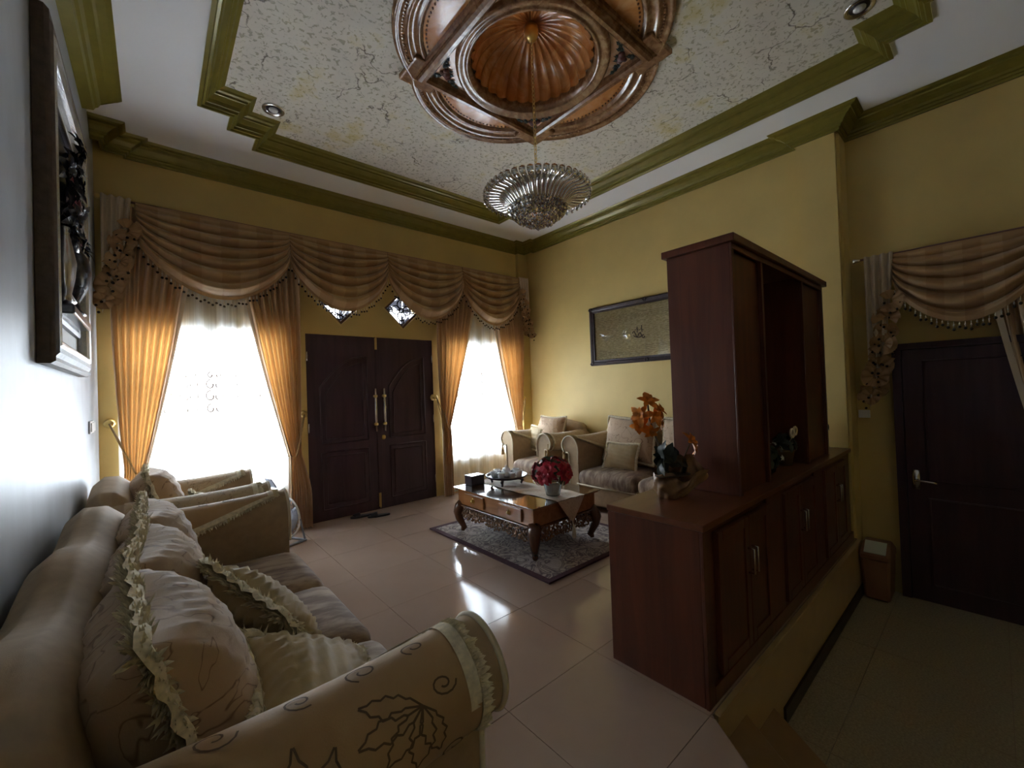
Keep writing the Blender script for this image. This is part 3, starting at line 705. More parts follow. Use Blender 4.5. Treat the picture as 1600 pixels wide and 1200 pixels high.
# ================================================================ CURTAINS ON BACK WALL
def swag(parent_loc, axis, L, H, endH, label, group, flip=1, folds=7.0, amp=.036, name='curtain_swag', asym=0.0):
    """axis: unit vector along the rod; normal n points to the room"""
    e = tag(empty(name, parent_loc), label, 'swag', group)
    ax = Vector(axis); nrm = Vector((ax.y, -ax.x, 0))*flip
    def pos(u, v):
        sn = math.sin(PI*u)
        zl = -.01-endH*v
        uu = u+asym*math.sin(PI*u)*v
        zz = zl-(H-endH)*(v**1.15)*(sn**.66)
        env = (.35+.65*sn)*min(1, v*3.2)
        ph = 2*PI*folds*(v**.85)
        d = .035+.03*v+.05*sn*v + amp*env*(2.2*abs(math.sin(ph/2))-1.1) + .01*math.sin(u*9)*v
        if v > .93: d += -.01
        return ax*(L*uu)+nrm*d+Vector((0, 0, zz))
    surf('swag_cloth', pos, 40, 112, 'swag_fabric', e)
    # hem band and beads
    def hem(u, v): p = pos(u, 1.0); return p+Vector((0, 0, .012-.04*v))+nrm*(.004)
    surf('hem_band', hem, 40, 1, 'swag_fabric', e)
    b = MB(); b2 = MB(); n = int(L*1.35/.04)
    for k in range(n):
        p = pos((k+.5)/n, 1.0)+nrm*.004+Vector((0, 0, -.03)); ln = .03+.012*(k % 3)
        b2.tube([p, p+Vector((0, 0, -ln))], .002, 4); b2.ball(p+Vector((0, 0, -ln*.5)), .006, 5, 4)
        b.ball(p+Vector((0, 0, -ln-.008)), .0115, 6, 4)
    stuff(b.build('bead_fringe', 'bead_dark', e, True)); stuff(b2.build('bead_strings', 'bead_clear', e, True))
    # gathered knots at ends
    for u in (0, 1):
        MB().add([pos(u, 1)+Vector((0, 0, 0)), pos(u, 1)+nrm*.02, pos(u, 0)+nrm*.02, pos(u, 0)], [(0, 1, 2, 3)]).build('gather', 'swag_fabric', e)
    return e
YR = 4.80
sx = [-.093, 1.10, 2.175, 3.262, 4.308]
labs = ['tan pleated swag over the wide left window', 'tan pleated swag half over the door next to the wide window swag', 'tan pleated swag over the door next to the armchair window swag', 'tan pleated swag over the window by the armchair corner']
for k in range(4):
    swag((sx[k], YR, 3.13), (1, 0, 0), sx[k+1]-sx[k], .745, .27, labs[k], 'swags along the door wall')
rod = tag(empty('curtain_rod', (2.1, YR+.02, 3.135)), 'thin brown curtain rod along the top of the door wall', 'curtain rod')
MB().tube([(-2.43, 0, 0), (2.41, 0, 0)], .010, 8).build('rod', 'mauve_edge', rod, True)
for x in (-2.43, 2.41): MB().ball((x, 0, 0), .022, 10, 8).build('finial', 'brass', rod, True)
for x in (-2.2, -1.0, .07, 1.16, 2.2): MB().tube([(x, 0, 0), (x, .115, 0)], .006, 6).build('bracket', 'brass', rod, True)
def jabot(loc, ax, nrm, wtop, h0, h1, label, name='cascade_jabot'):
    """pleated cascade: long side at u=0 (drop h1), short side at u=1 (drop h0)"""
    e = tag(empty(name, loc), label, 'jabot'); ax = Vector(ax); nrm = Vector(nrm)
    def pos(u, v):
        drop = h0+(h1-h0)*((1-u)**.8)
        d = .045+.022*math.sin(u*2*PI*3.5)+.01*v
        return ax*(wtop*u*(1-.15*v))+nrm*d+Vector((0, 0, .01-drop*v))
    surf('jabot_cloth', pos, 40, 20, 'drape_lining', e)
    rf = MB(); b = MB(); n = 9; rr = random.Random(5)
    for k in range(n):
        u0 = 1-(k+.2)/n; z = -(h0+(h1-h0)*((1-u0)**.8))
        c_ = pos(u0, 1)
        for j in range(5):
            an = 2*PI*rr.random(); r1 = .05+.03*rr.random()
            def ruff(u, v, c_=c_, an=an, r1=r1):
                a = an+u*2.2; return c_+ax*(r1*math.cos(a)*(.3+v))+Vector((0, 0, r1*math.sin(a)*(.3+v)+.05))+nrm*(.02+.03*math.sin(u*9)*v)
            rf.grid(ruff, 6, 2)
        for j in range(5): 
            q = c_+ax*rr.uniform(-.06, .06)+nrm*rr.uniform(.0, .05)+Vector((0, 0, rr.uniform(-.05, .10))); b.ball(q, .011, 6, 4)
    rf.build('ruffle', 'swag_fabric', e, True); stuff(b.build('bead_fringe', 'bead_dark', e, True))
    return e
jabot((-.31, YR, 3.13), (1, 0, 0), (0, -1, 0), .19, .30, 1.0, 'gathered cascade with bead trim beside the silvery wall')
jabot((4.50, YR, 3.13), (-1, 0, 0), (0, -1, 0), .19, .30, .98, 'gathered cascade with bead trim in the armchair corner')

def drape(name, loc, ax, nrm, wtop, ztie, wtie, xtie, ztop, wbot, xbot, label, pleats=8, zin=None, group=None, curve=1.25):
    """u=0 outer edge .. u=1 inner edge; local z from 0(floor) to ztop"""
    e = tag(empty(name, loc), label, 'curtain', group); ax = Vector(ax); nrm = Vector(nrm)
    def pos(u, v):
        z = ztop*(1-v); 
        if z > ztie:
            t = (ztop-z)/(ztop-ztie); k = t**curve
            x0 = 0+(xtie-wtie/2)*max(0, (t-.3)/.7)**2; x1 = wtop+(xtie+wtie/2-wtop)*k
        else:
            t = (ztie-z)/ztie; k = math.sin(min(1, t*1.6)*PI/2)
            x0 = xtie-wtie/2+(xbot-(xtie-wtie/2))*k; x1 = xtie+wtie/2+(xbot+wbot-(xtie+wtie/2))*k
        wd = max(.05, x1-x0); am = .018+.016*min(1, wd/.5)
        d = .03+am*math.sin(u*2*PI*pleats+.4*math.sin(z*3))+.012*math.sin(u*2*PI*pleats*.5+1)
        if z <= ztie: d += .02
        return ax*(x0+(x1-x0)*u)+nrm*d+Vector((0, 0, z))
    surf('drape_cloth', pos, pleats*10, 44, 'drape_fabric', e)
    def edge(u, v): p = pos(1, v); return p+ax*(-.03+.035*u)+nrm*.012
    surf('lining_edge', edge, 1, 44, 'drape_lining', e)
    # tieback
    hook = ax*(-.02)+Vector((0, 0, ztie+.42))+nrm*.02; tb = MB()
    a_, b_ = pos(0, 1-ztie/ztop), pos(1, 1-ztie/ztop)
    mid1 = ax*(xtie)+nrm*.095+Vector((0, 0, ztie-.01)); mid0 = ax*(xtie+wtie*.55)+nrm*.05+Vector((0, 0, ztie))
    back = ax*(xtie)+nrm*(-.012)+Vector((0, 0, ztie))
    tb.tube([hook, hook.lerp(mid1, .5)+nrm*.03, mid1, mid0, back, hook.lerp(back, .4), hook], .007, 7)
    t = tb.build('tieback', 'tassel', e, True)
    kn = MB().lathe([(.0, .0), (.035, .0), (.042, .008), (.03, .016), (.016, .022), (.014, .06), (.032, .066), (.036, .078), (.02, .088), (0, .09)], 16)
    rot = Vector((0, 0, 1)).rotation_difference(nrm).to_matrix().to_4x4()
    mk('holdback_knob', [rot @ v + hook + nrm*(-.10) for v in kn.v], kn.f, 'brass', e, True)
    return e
YD = 4.865
drape('drape', (-.27, YD, .012), (1, 0, 0), (0, -1, 0), .60, .80, .14, .14, 3.08, .26, .02, 'amber drape tied back beside the silvery wall', 9)
drape('drape', (1.20, YD, .012), (-1, 0, 0), (0, -1, 0), .60, .78, .12, .09, 3.08, .22, -.06, 'amber drape tied back between wide window and double door', 9)
drape('drape', (2.86, YD, .012), (1, 0, 0), (0, -1, 0), .72, .90, .12, .11, 3.08, .14, .04, 'amber drape tied back between double door and armchair window', 9)
drape('drape', (4.42, YD, .012), (-1, 0, 0), (0, -1, 0), .68, .82, .12, .16, 3.08, .2, .1, 'amber drape tied back in the corner behind the armchair', 9)
def sheer_curtain(x0, x1, label):
    e = tag(empty('sheer_curtain', ((x0+x1)/2, 4.905, .02)), label, 'curtain')
    L = x1-x0
    def pos(u, v): return Vector((-L/2+L*u, .012*math.sin(u*L*30)+.006*math.sin(u*L*71+1), 3.0*(1-v)))
    surf('sheer_cloth', pos, int(L*130), 12, 'sheer', e)
    zc = 1.42
    for k in range(7):
        m = MB(); x = -L/2+.10+k*(L-.2)/6
        for s in (-1, 1):
            for q, (dz, r) in enumerate(((.0, .055), (.11, .05), (-.12, .045), (.2, .03))):
                pts = []
                for j in range(12):
                    a = j/11*PI*1.6; rr = r*(1-.55*j/11); pts.append((x+s*(.03+rr*math.sin(a)*.8), -.022, zc+dz+rr*math.cos(a)))
                m.tube(pts, .0052, 4)
        stuff(m.build('embroidery', 'thread_dark', e, True))
sheer_curtain(-.24, 1.12, 'white sheer curtain with curled embroidery behind the near armchair')
sheer_curtain(2.95, 4.40, 'white sheer curtain behind the corner armchair')

# curtains at the inner door on the right
XD = XR2-.10
rod = tag(empty('curtain_rod', (XD, .05, 2.43)), 'curtain rod above the inner door', 'curtain rod')
MB().tube([(0, .70, 0), (0, -1.0, 0)], .010, 8).build('rod', 'mauve_edge', rod, True)
MB().lathe([(.012, 0), (.014, .02), (.024, .045), (.026, .05), (0, .055)], 12, M=T(0, .69, 0) @ RX(-90)).build('finial', 'chrome', rod, True)
for y in (.6, -.8): MB().tube([(0, y, 0), (.1, y, 0)], .006, 6).build('bracket', 'brass', rod, True)
swag((XD, .53, 2.43), (0, -1, 0), .80, .60, .22, 'tan pleated swag over the inner door', None, flip=1, folds=5.5)
jabot((XD, .71, 2.43), (0, -1, 0), (-1, 0, 0), .19, .42, 1.32, 'long gathered cascade with bead trim beside the inner door')
drape('drape', (XD+.065, -.46, ZL+.02), (0, 1, 0), (-1, 0, 0), .50, 1.0, .12, .16, 2.82, .2, .05, 'tan drape swept back at the inner door', 6)

# ================================================================ SEATING
def fringe_mesh(pts, outs, length, per=3, wob=.5, seed=1, thick=.006):
    """pts: closed or open list of points, outs: outward directions"""
    rr = random.Random(seed); m = MB(); n = len(pts)
    for i in range(n):
        for k in range(per):
            p = pts[i].lerp(pts[(i+1) % n], k/per) if i < n-1 or (pts[0]-pts[-1]).length < .2 else pts[i]
            o = outs[i].normalized(); s = Vector((rr.uniform(-1, 1), rr.uniform(-1, 1), rr.uniform(-1, 1)))
            d = (o+s*wob*.6).normalized(); L = length*rr.uniform(.65, 1.15); a = d.orthogonal().normalized()*thick; b = d.cross(a).normalized()*thick
            m.add([p-a, p+a, p+d*L*.6+a*.9+s*.004, p+d*L, p+b, p+d*L*.6-a*.9], [(0, 1, 2, 5), (5, 2, 3), (0, 4, 2), (4, 1, 3)])
    return m
def pillow_fn(w, h, t, pinch=.10):
    def fn(a, b, side):
        x = a*w/2*(1-pinch*(1-b*b)*0+pinch*0); oy = w/2*a*(1-pinch*(1-abs(b)**1.5)*abs(a)**3); oz = h/2*b*(1-pinch*(1-abs(a)**1.5)*abs(b)**3)
        q = max(0, (1-abs(a)**2.6))*max(0, (1-abs(b)**2.6)); th = t/2*(q**.45)
        return Vector((side*th, oy, oz))
    return fn
def pillow(name, M, w, h, t, mat, label, group=None, lace=.05, seed=1, embroider=True, wrinkle=.006, bow=0.0):
    e = tag(empty(name), label, 'cushion', group); e.matrix_world = M
    fn = pillow_fn(w, h, t); m = MB(); rr = random.Random(seed); ph = rr.random()*6
    for side in (-1, 1):
        def g(u, v, side=side):
            a, b = -1+2*u, -1+2*v; p = fn(a, b, side)
            edge = 1-max(abs(a), abs(b)); k = (1-edge)**2
            p.x += side*wrinkle*math.sin((a*3+b)*9+ph)*k*min(1, edge*6)*2.0 + side*wrinkle*.6*math.sin(b*21+a*4+ph)*min(1, edge*5)
            return p
        m.grid(g, 26, 26)
    o = m.build('cushion_body', mat, e, True)
    loop = []; outs = []; N = 22
    for s0, s1 in (((-1, -1), (1, -1)), ((1, -1), (1, 1)), ((1, 1), (-1, 1)), ((-1, 1), (-1, -1))):
        for k in range(N):
            a = s0[0]+(s1[0]-s0[0])*k/N; b = s0[1]+(s1[1]-s0[1])*k/N
            p = fn(a, b, 0); loop.append(p); outs.append(Vector((0, a if abs(a) > .99 else a*.3, b if abs(b) > .99 else b*.3)))
    loop.append(loop[0].copy()); outs.append(outs[0])
    if lace:
        # lace band around the seam with ragged fringe
        nL = len(loop)
        def band_(u, v):
            i = min(nL-1, int(round(u*(nL-1)))); o_ = outs[i].normalized(); p = loop[i]
            rip = .006*math.sin(i*1.7+ph)
            return p*(.985)+o_*(lace*.75*v)+Vector((.022*math.sin(v*PI)+rip*v, 0, 0))
        surf('lace_band', band_, nL-1, 3, 'lace', e)
        stuff(fringe_mesh(loop, outs, lace*.75, 20, 1.1, seed, .0055).build('fringe', 'lace', e))
        wide = MB()
        def strip(u, v):
            i = min(nL-1, int(round(u*(nL-1)))); o_ = outs[i].normalized(); p = loop[i]*.97
            return p+Vector((-.012+.024*v, 0, 0))+o_*(.008+.004*math.sin(i*2.3+v*5))
        surf('lace_strip', strip, nL-1, 2, 'lace', e)
    return e, fn
def ribbon(m, pts, nrms, wd):
    """flat embroidered line"""
    n = len(pts); V = []; Fs = []
    for i in range(n):
        a = pts[max(0, i-1)]; b = pts[min(n-1, i+1)]; t = (b-a)
        if t.length < 1e-7: t = Vector((1, 0, 0))
        s = t.cross(nrms[i]).normalized()*wd; q = pts[i]+nrms[i]*.002
        V += [q-s, q+s]
    for i in range(n-1): Fs.append((2*i, 2*i+1, 2*i+3, 2*i+2))
    m.add(V, Fs)
def embroider(S, lines, wd, name, parent, flip=1, sub=6):
    """S(u,v)->Vector ; lines in (u,v)"""
    m = MB(); ep = 1e-3
    for ln in lines:
        P, Nn = [], []
        for k in range(len(ln)-1):
            for j in range(sub):
                t = j/sub; u = ln[k][0]+(ln[k+1][0]-ln[k][0])*t; v = ln[k][1]+(ln[k+1][1]-ln[k][1])*t
                if not (0.005 < u < .995 and 0.005 < v < .995): continue
                p = S(u, v); nr_ = (S(u+ep, v)-p).cross(S(u, v+ep)-p)
                if nr_.length < 1e-12: continue
                P.append(p); Nn.append(nr_.normalized()*flip)
        if len(P) > 2: ribbon(m, P, Nn, wd)
    return m.build(name, 'thread_dark', parent)
def leaf_lines(cx, cy, ang, L, W, asp, teeth=5):
    """serrated leaf outline + midrib in uv; asp = u scale / v scale"""
    out = []
    def tr(x, y):
        c_, s_ = math.cos(ang), math.sin(ang); return (cx+(x*c_-y*s_)*asp, cy+(x*s_+y*c_))
    for s in (-1, 1):
        ln = []
        for k in range(teeth*2+1):
            t = k/(teeth*2); wv = W*math.sin(PI*min(1, t*1.02))**.8*(1.0 if k % 2 == 0 else .72); ln.append(tr(L*t+(.03*L if k % 2 == 0 else 0), s*wv))
        ln[0] = tr(0, 0); ln[-1] = tr(L*1.05, 0); out.append(ln)
    return out
def curl(cx, cy, r, a0, turns, asp):
    return [(cx+asp*r*(1-.8*k/18)*math.cos(a0+turns*2*PI*k/18), cy+r*(1-.8*k/18)*math.sin(a0+turns*2*PI*k/18)) for k in range(19)]

def sofa(name, loc, rz, L, seats, label, cat, D=.95, armh=.80, seatz=.46, backh=.92, tassels=False, cover=True, armw=.26, seatmat='seat_stripe'):
    e = tag(empty(name, loc, rz), label, cat)
    hi = L/2-armw           # inner half length
    rbox('base', (D-.06)/2, L/2-.115, .13, .03, 'sofa_plain', e, T((D-.06)/2+.02, 0, .06+.13), 4)
    for sx_ in (.1, D-.14):
        for sy in (-1, 1): MB().lathe([(.022, 0), (.03, .03), (.036, .06)], 12, (sx_, sy*(L/2-.18), 0)).build('foot', 'table_dark', e, True)
    # back with camel humps
    bl = L-.20
    def back(u, v):
        y = -bl/2+bl*u; t = (u*seats) % 1.0
        top = backh-.05+.05*(.5-.5*math.cos(2*PI*t)) - .10*max(0, abs(2*u-1)-.93)/.07
        a = -PI/2*0; ang = v*2*PI
        # cross-section: stadium leaning back
        prof = [(.27, .30), (.25, .62), (.225, .80), (.20, .90), (.14, .965), (.07, .97), (.02, .92), (.0, .82), (.0, .5), (.02, .20)]
        k = v*(len(prof)-1); i = min(len(prof)-2, int(k)); f = k-i
        x = prof[i][0]*(1-f)+prof[i+1][0]*f; z = prof[i][1]*(1-f)+prof[i+1][1]*f
        z = .2+(z-.2)/.77*(top-.2)
        if abs(2*u-1) > .97: 
            s = 1-(abs(2*u-1)-.97)/.03*.5; x = .13+(x-.13)*s
        return Vector((x, y, z))
    b = surf('backrest', back, seats*16, 36, 'sofa_plain', e)
    for u in (0, 1): 
        pr = [back(u, k/36) for k in range(37)]; mk('back_end', pr, [tuple(range(37))], 'sofa_plain', b)
    # arms
    prof = [(0, .22), (0, .50), (-.005, .64), (.01, .715), (.05, .775), (.105, .80), (.165, .79), (.215, .75), (.24, .69), (.225, .63), (.185, .60), (.15, .605), (.135, .58), (.13, .40), (.13, .08)]
    prof = [(a, z if z < .5 else z+(armh-.80)) for a, z in prof]
    def smooth_prof(v):
        k = v*(len(prof)-1); i = min(len(prof)-2, int(k)); f = k-i
        p0 = Vector(prof[max(0, i-1)]); p1 = Vector(prof[i]); p2 = Vector(prof[i+1]); p3 = Vector(prof[min(len(prof)-1, i+2)])
        return .5*((2*p1)+(p2-p0)*f+(2*p0-5*p1+4*p2-p3)*f*f+(3*p1-p0-3*p2+p3)*f**3)
    for s in (-1, 1):
        def arm(u, v, s=s, grow=0.0):
            q = smooth_prof(v); x = .10+(D-.12)*u
            if grow:
                ep = .01; d = smooth_prof(min(1, v+ep))-smooth_prof(max(0, v-ep)); nrm = Vector((-d.y, d.x)).normalized(); q = q-nrm*grow*-1
            dip = -.02*math.sin(PI*u)
            return Vector((x, s*(hi+q.x), q.y+(dip if q.y > .55 else 0)))
        ar = surf('arm', arm, 14, 56, 'sofa_plain', e)
        fr = [arm(1, k/56) for k in range(57)]
        mk('arm_front', fr, [tuple(range(57))], 'sofa_plain', ar)
        mk('arm_back', [arm(0, k/56) for k in range(57)], [tuple(range(57))], 'sofa_plain', ar)
        MB().tube([p+Vector((.004, 0, 0)) for p in fr[4:]], .009, 6).build('piping', 'piping', ar, True)
        if cover:
            def cov(u, v, arm=arm, s=s):
                uu = .10+.82*u
                vv = .10+.62*v if cover != 'deep' else .12+.60*v
                # inner edge cut on the diagonal
                vv = (.06+.22*u)+(vv-.10)/.62*(.76-(.06+.22*u))
                p = arm(uu, vv, s, .006); return p
            cv = surf('arm_cover', cov, 22, 40, 'cover_plain' if cover == 'deep' else 'cover_scroll', e)
            ed = [cov(1, k/60) for k in range(61)]; out = [Vector((1, 0, -.2)) for _ in ed]
            stuff(fringe_mesh(ed, out, .035, 4, .35, 4, .005).build('fringe', 'lace', cv))
            def hemf(u, v): 
                p = cov(.955+.045*u, v); return p+Vector((0, 0, .004)) if p.z > .6 else p+Vector((0, s*.004, 0))
            surf('lace_hem', hemf, 2, 40, 'lace', cv)
            ed = [cov(k/40, 0) for k in range(41)]; out = [Vector((0, -s*.6, -.6)) for _ in ed]
            stuff(fringe_mesh(ed, out, .03, 4, .5, 6, .005).build('fringe', 'lace', cv))
            def hemi(u, v): return cov(u, .05*v)+Vector((0, -s*.005, .002))
            surf('lace_hem', hemi, 24, 2, 'lace', cv)
            if cover == 'deep':
                lines = []; A = .9
                for (cx, cy, ang, Lf, W) in ((.80, .50, 2.9, .22, .045), (.80, .50, 3.5, .20, .045), (.80, .50, 1.75, .22, .05), (.80, .50, 1.35, .2, .045), (.80, .50, 2.35, .2, .045), (.45, .80, -1.9, .3, .045), (.45, .80, -1.55, .32, .045), (.45, .80, -1.2, .3, .045), (.45, .80, -2.3, .26, .045),
                                             (.22, .52, 1.7, .2, .04), (.22, .52, 2.2, .2, .04), (.22, .52, 1.2, .2, .04), (.60, .92, -1.3, .2, .04), (.66, .92, -1.8, .2, .04), (.1, .86, -1.5, .2, .04)):
                    lines += leaf_lines(cx, cy, ang, Lf, W, A)
                for (cx, cy, r_, a0, tn) in ((.88, .45, .05, 0, 1.4), (.68, .26, .06, 2, 1.3), (.50, .30, .05, 1, 1.3), (.34, .62, .07, 3, 1.4), (.3, .34, .06, 0, 1.3), (.12, .6, .06, 0, 1.3), (.85, .22, .05, 2, 1.2), (.9, .75, .06, 1, 1.3)):
                    lines.append(curl(cx, cy, r_, a0, tn, A))
                embroider(cov, lines, .0021, 'embroidery', cv, flip=s)
        if tassels:
            y = s*(hi+.20)
            MB().tube([(D-.01, y, armh-.12), (D-.005, y, armh-.20)], .004, 5).ball((D-.005, y, armh-.205), .016, 8, 6).lathe([(.012, armh-.21), (.022, armh-.28), (.024, armh-.33), (0, armh-.33)], 10, (D-.005, y, 0)).build('tassel', 'tassel', ar, True)
    # seat cushions
    cw = 2*hi/seats
    for k in range(seats):
        y = -hi+cw*(k+.5)
        c_ = rbox('seat_cushion', (D-.25)/2, cw/2-.003, .085, .07, seatmat, e, T(.25+(D-.25)/2+.02, y, seatz-.095), 9, .03)
        pp = []; hx, hy = (D-.25)/2, cw/2-.003
        for (ax_, ay) in ((-1, 1), (1, 1), (1, -1), (-1, -1)): pp.append((.25+hx+.02+ax_*(hx-.004), y+ay*(hy-.004)))
        MB().tube([(pp[1][0]+.002, pp[1][1], seatz-.16), ((pp[1][0]+.006), y, seatz-.165), (pp[2][0]+.002, pp[2][1], seatz-.16)], .007, 6).build('piping', 'piping', c_, True)
    return e
sofa('sofa', (-.33, 1.99, 0), 0, 2.42, 3, 'striped three seat sofa under the relief picture on the silvery wall', 'sofa', .98, .80, cover='deep')
sofa('armchair', (-.33, 3.80, 0), 0, 1.02, 1, 'beige armchair beside the silvery wall under the wide window', 'armchair', .95, .80)
sofa('armchair', (4.575, 4.08, 0), PI, 1.00, 1, 'beige armchair in the corner by the yellow wall', 'armchair', .90, .83, backh=.95, tassels=True)
sofa('sofa', (4.575, 2.40, 0), PI, 2.06, 2, 'striped sofa under the gold calligraphy picture', 'sofa', .90, .83, backh=.95, tassels=True)

# cushions of the near sofa: local x = thickness axis (front), y width, z height
def PM(x, y, z, tilt, yawd=0, roll=0): return T(x, y, z) @ RZ(yawd) @ RY(-tilt) @ RX(roll)
pillow('back_cushion', PM(.02, 1.36, .695, 16, 4), .58, .48, .32, 'pillow_scroll', 'big beige scroll print cushion with lace at the near end of the sofa', None, .065, 2)
pillow('back_cushion', PM(.01, 1.98, .69, 16, -2), .58, .47, .30, 'pillow_scroll', 'big beige scroll print cushion with lace in the middle of the sofa', None, .065, 3)
pillow('back_cushion', PM(.01, 2.60, .69, 16, 0), .54, .47, .28, 'pillow_scroll', 'big beige scroll print cushion with lace against the far arm of the sofa', None, .06, 4)
pillow('throw_cushion', PM(.29, 1.72, .625, 34, 14, 18), .40, .36, .18, 'throw_gold', 'small gold fringed cushion leaning on the big near cushion', None, .06, 5, wrinkle=.008)
pillow('throw_cushion', PM(.33, 1.24, .59, 58, -20, 20), .38, .36, .17, 'throw_gold', 'small gold fringed cushion lying by the near arm', None, .06, 6, wrinkle=.008)
pillow('back_cushion', PM(.01, 3.80, .705, 16, 0), .46, .48, .28, 'pillow_scroll', 'scroll print cushion in the armchair under the wide window', None, .04, 7)
pillow('throw_cushion', PM(.30, 3.72, .60, 35, 8, 6), .30, .30, .13, 'throw_gold', 'small fringed cushion in the armchair under the wide window', None, .05, 8)
# right side cushions (face -x)
def PR(x, y, z, tilt, yawd=0, roll=0): return T(x, y, z) @ RZ(180+yawd) @ RY(-tilt) @ RX(roll)
pillow('back_cushion', PR(4.20, 4.08, .76, 16), .48, .50, .26, 'pillow_scroll', 'scroll print cushion in the corner armchair', None, .03, 9)
pillow('back_cushion', PR(4.20, 2.80, .77, 16), .66, .52, .26, 'pillow_scroll', 'big scroll print cushion in the wall sofa next to the armchair', None, .04, 10)
pillow('back_cushion', PR(4.20, 2.08, .77, 16), .64, .52, .26, 'pillow_scroll', 'big scroll print cushion in the wall sofa behind the divider', None, .04, 11)
pillow('throw_cushion', PR(3.98, 2.78, .60, 25, 8), .38, .30, .14, 'throw_gold', 'small fringed cushion on the wall sofa next to the armchair', None, .04, 12)
pillow('throw_cushion', PR(4.10, 4.28, .70, 20, -12), .34, .34, .13, 'throw_gold', 'small fringed cushion in the corner armchair', None, .04, 13)

# ================================================================ RUG AND COFFEE TABLE
rug = tag(empty('rug', (2.75, 2.97, 0)), 'patterned grey rug with maroon border under the coffee table', 'rug')
rx0, rx1, ry0, ry1 = 2.11-2.75, 3.42-2.75, 2.12-2.97, 3.82-2.97
MB().box(rx0+.045, rx1-.045, ry0+.045, ry1-.045, .001, .012).build('rug_field', 'rug_field', rug)
b_ = MB()
b_.box(rx0, rx0+.045, ry0, ry1, .001, .014); b_.box(rx1-.045, rx1, ry0, ry1, .001, .014); b_.box(rx0+.045, rx1-.045, ry0, ry0+.045, .001, .014); b_.box(rx0+.045, rx1-.045, ry1-.045, ry1, .001, .014)
b_.build('border', 'rug_border', rug)
TX0, TX1, TY0, TY1, TZ, RZ0 = 2.235, 3.09, 2.395, 3.56, .454, .0165
tcx, tcy = (TX0+TX1)/2, (TY0+TY1)/2; hx, hy = (TX1-TX0)/2, (TY1-TY0)/2
tb = tag(empty('coffee_table', (tcx, tcy, RZ0)), 'carved wooden coffee table with glass top and drawers', 'table')
zt = TZ-RZ0
MB().box(-hx+.015, hx-.015, -hy+.015, hy-.015, zt-.022, zt-.008).build('tabletop', 'table_wood', tb, bevel=.004)
MB().box(-hx, hx, -hy, hy, zt-.007, zt).build('glass_top', 'table_glass', tb, bevel=.002)
MB().box(-hx+.04, hx-.04, -hy+.04, hy-.04, zt-.165, zt-.023).build('body', 'table_wood', tb, bevel=.006)
MB().box(-hx+.025, hx-.025, -hy+.025, hy-.025, zt-.180, zt-.166).build('waist_moulding', 'table_dark', tb, bevel=.005)
for k, yy in enumerate((-.26, .26)):
    d = MB().box(-hx+.022, -hx+.045, yy-.15, yy+.15, zt-.145, zt-.04).build('drawer', 'table_wood', tb, bevel=.004)
    kn = MB().lathe([(.016, 0), (.02, .006), (.012, .014), (.014, .022), (.008, .028), (0, .029)], 12, M=T(-hx+.022, yy, zt-.09) @ RY(-90))
    for q in range(5): kn.ball((-hx+.018, yy+.018*math.cos(q*1.26), zt-.09+.018*math.sin(q*1.26)), .009, 6, 4, (.4, 1, 1))
    kn.build('drawer_knob', 'brass', d, True)
# carved aprons
def apron(x0, y0, x1, y1, seed):
    m = MB(); rr = random.Random(seed); p0 = Vector((x0, y0, 0)); p1 = Vector((x1, y1, 0)); L = (p1-p0).length; ax = (p1-p0)/L
    n = int(L/.036)
    for k in range(n):
        t = (k+.5)/n; dep = .085+.035*abs(math.sin(t*PI*3))
        for j in range(3):
            zc = zt-.19-dep*(j+.4)/3; cc = p0+ax*(L*t+rr.uniform(-.008, .008)); a0 = rr.random()*6; sg = rr.choice((-1, 1)); r_ = rr.uniform(.017, .025)
            pts = [cc+ax*(r_*(1-.6*q/9)*math.cos(a0+sg*q/9*5))+Vector((0, 0, zc+r_*(1-.6*q/9)*math.sin(a0+sg*q/9*5))) for q in range(10)]
            m.tube(pts, .0085, 5)
    m.tube([p0+Vector((0, 0, zt-.183)), p1+Vector((0, 0, zt-.183))], .006, 5)
    return stuff(m.build('carved_apron', 'carve_brown', tb, True))
apron(-hx+.05, -hy+.08, -hx+.05, hy-.08, 1); apron(hx-.05, -hy+.08, hx-.05, hy-.08, 2); apron(-hx+.09, -hy+.05, hx-.09, -hy+.05, 3); apron(-hx+.09, hy-.05, hx-.09, hy-.05, 4)
for sx_ in (-1, 1):
    for sy in (-1, 1):
        d = Vector((sx_, sy, 0))*.7071
        base_ = Vector((sx_*(hx-.075), sy*(hy-.075), 0))
        path = [(.0, zt-.165), (.035, zt-.20), (.055, zt-.25), (.045, zt-.31), (.015, zt-.37), (-.005, zt-.405), (.01, zt-.425), (.03, zt-.432)]
        rad = [.058, .056, .050, .040, .030, .027, .027, .020]
        MB().tube([base_+d*a+Vector((0, 0, max(z, .023))) for a, z in path], rad, 8).build('leg', 'table_dark', tb, True)
        MB().ball(base_+d*.055+Vector((0, 0, zt-.22)), .03, 8, 6).build('leg_carving', 'carve_brown', tb, True)
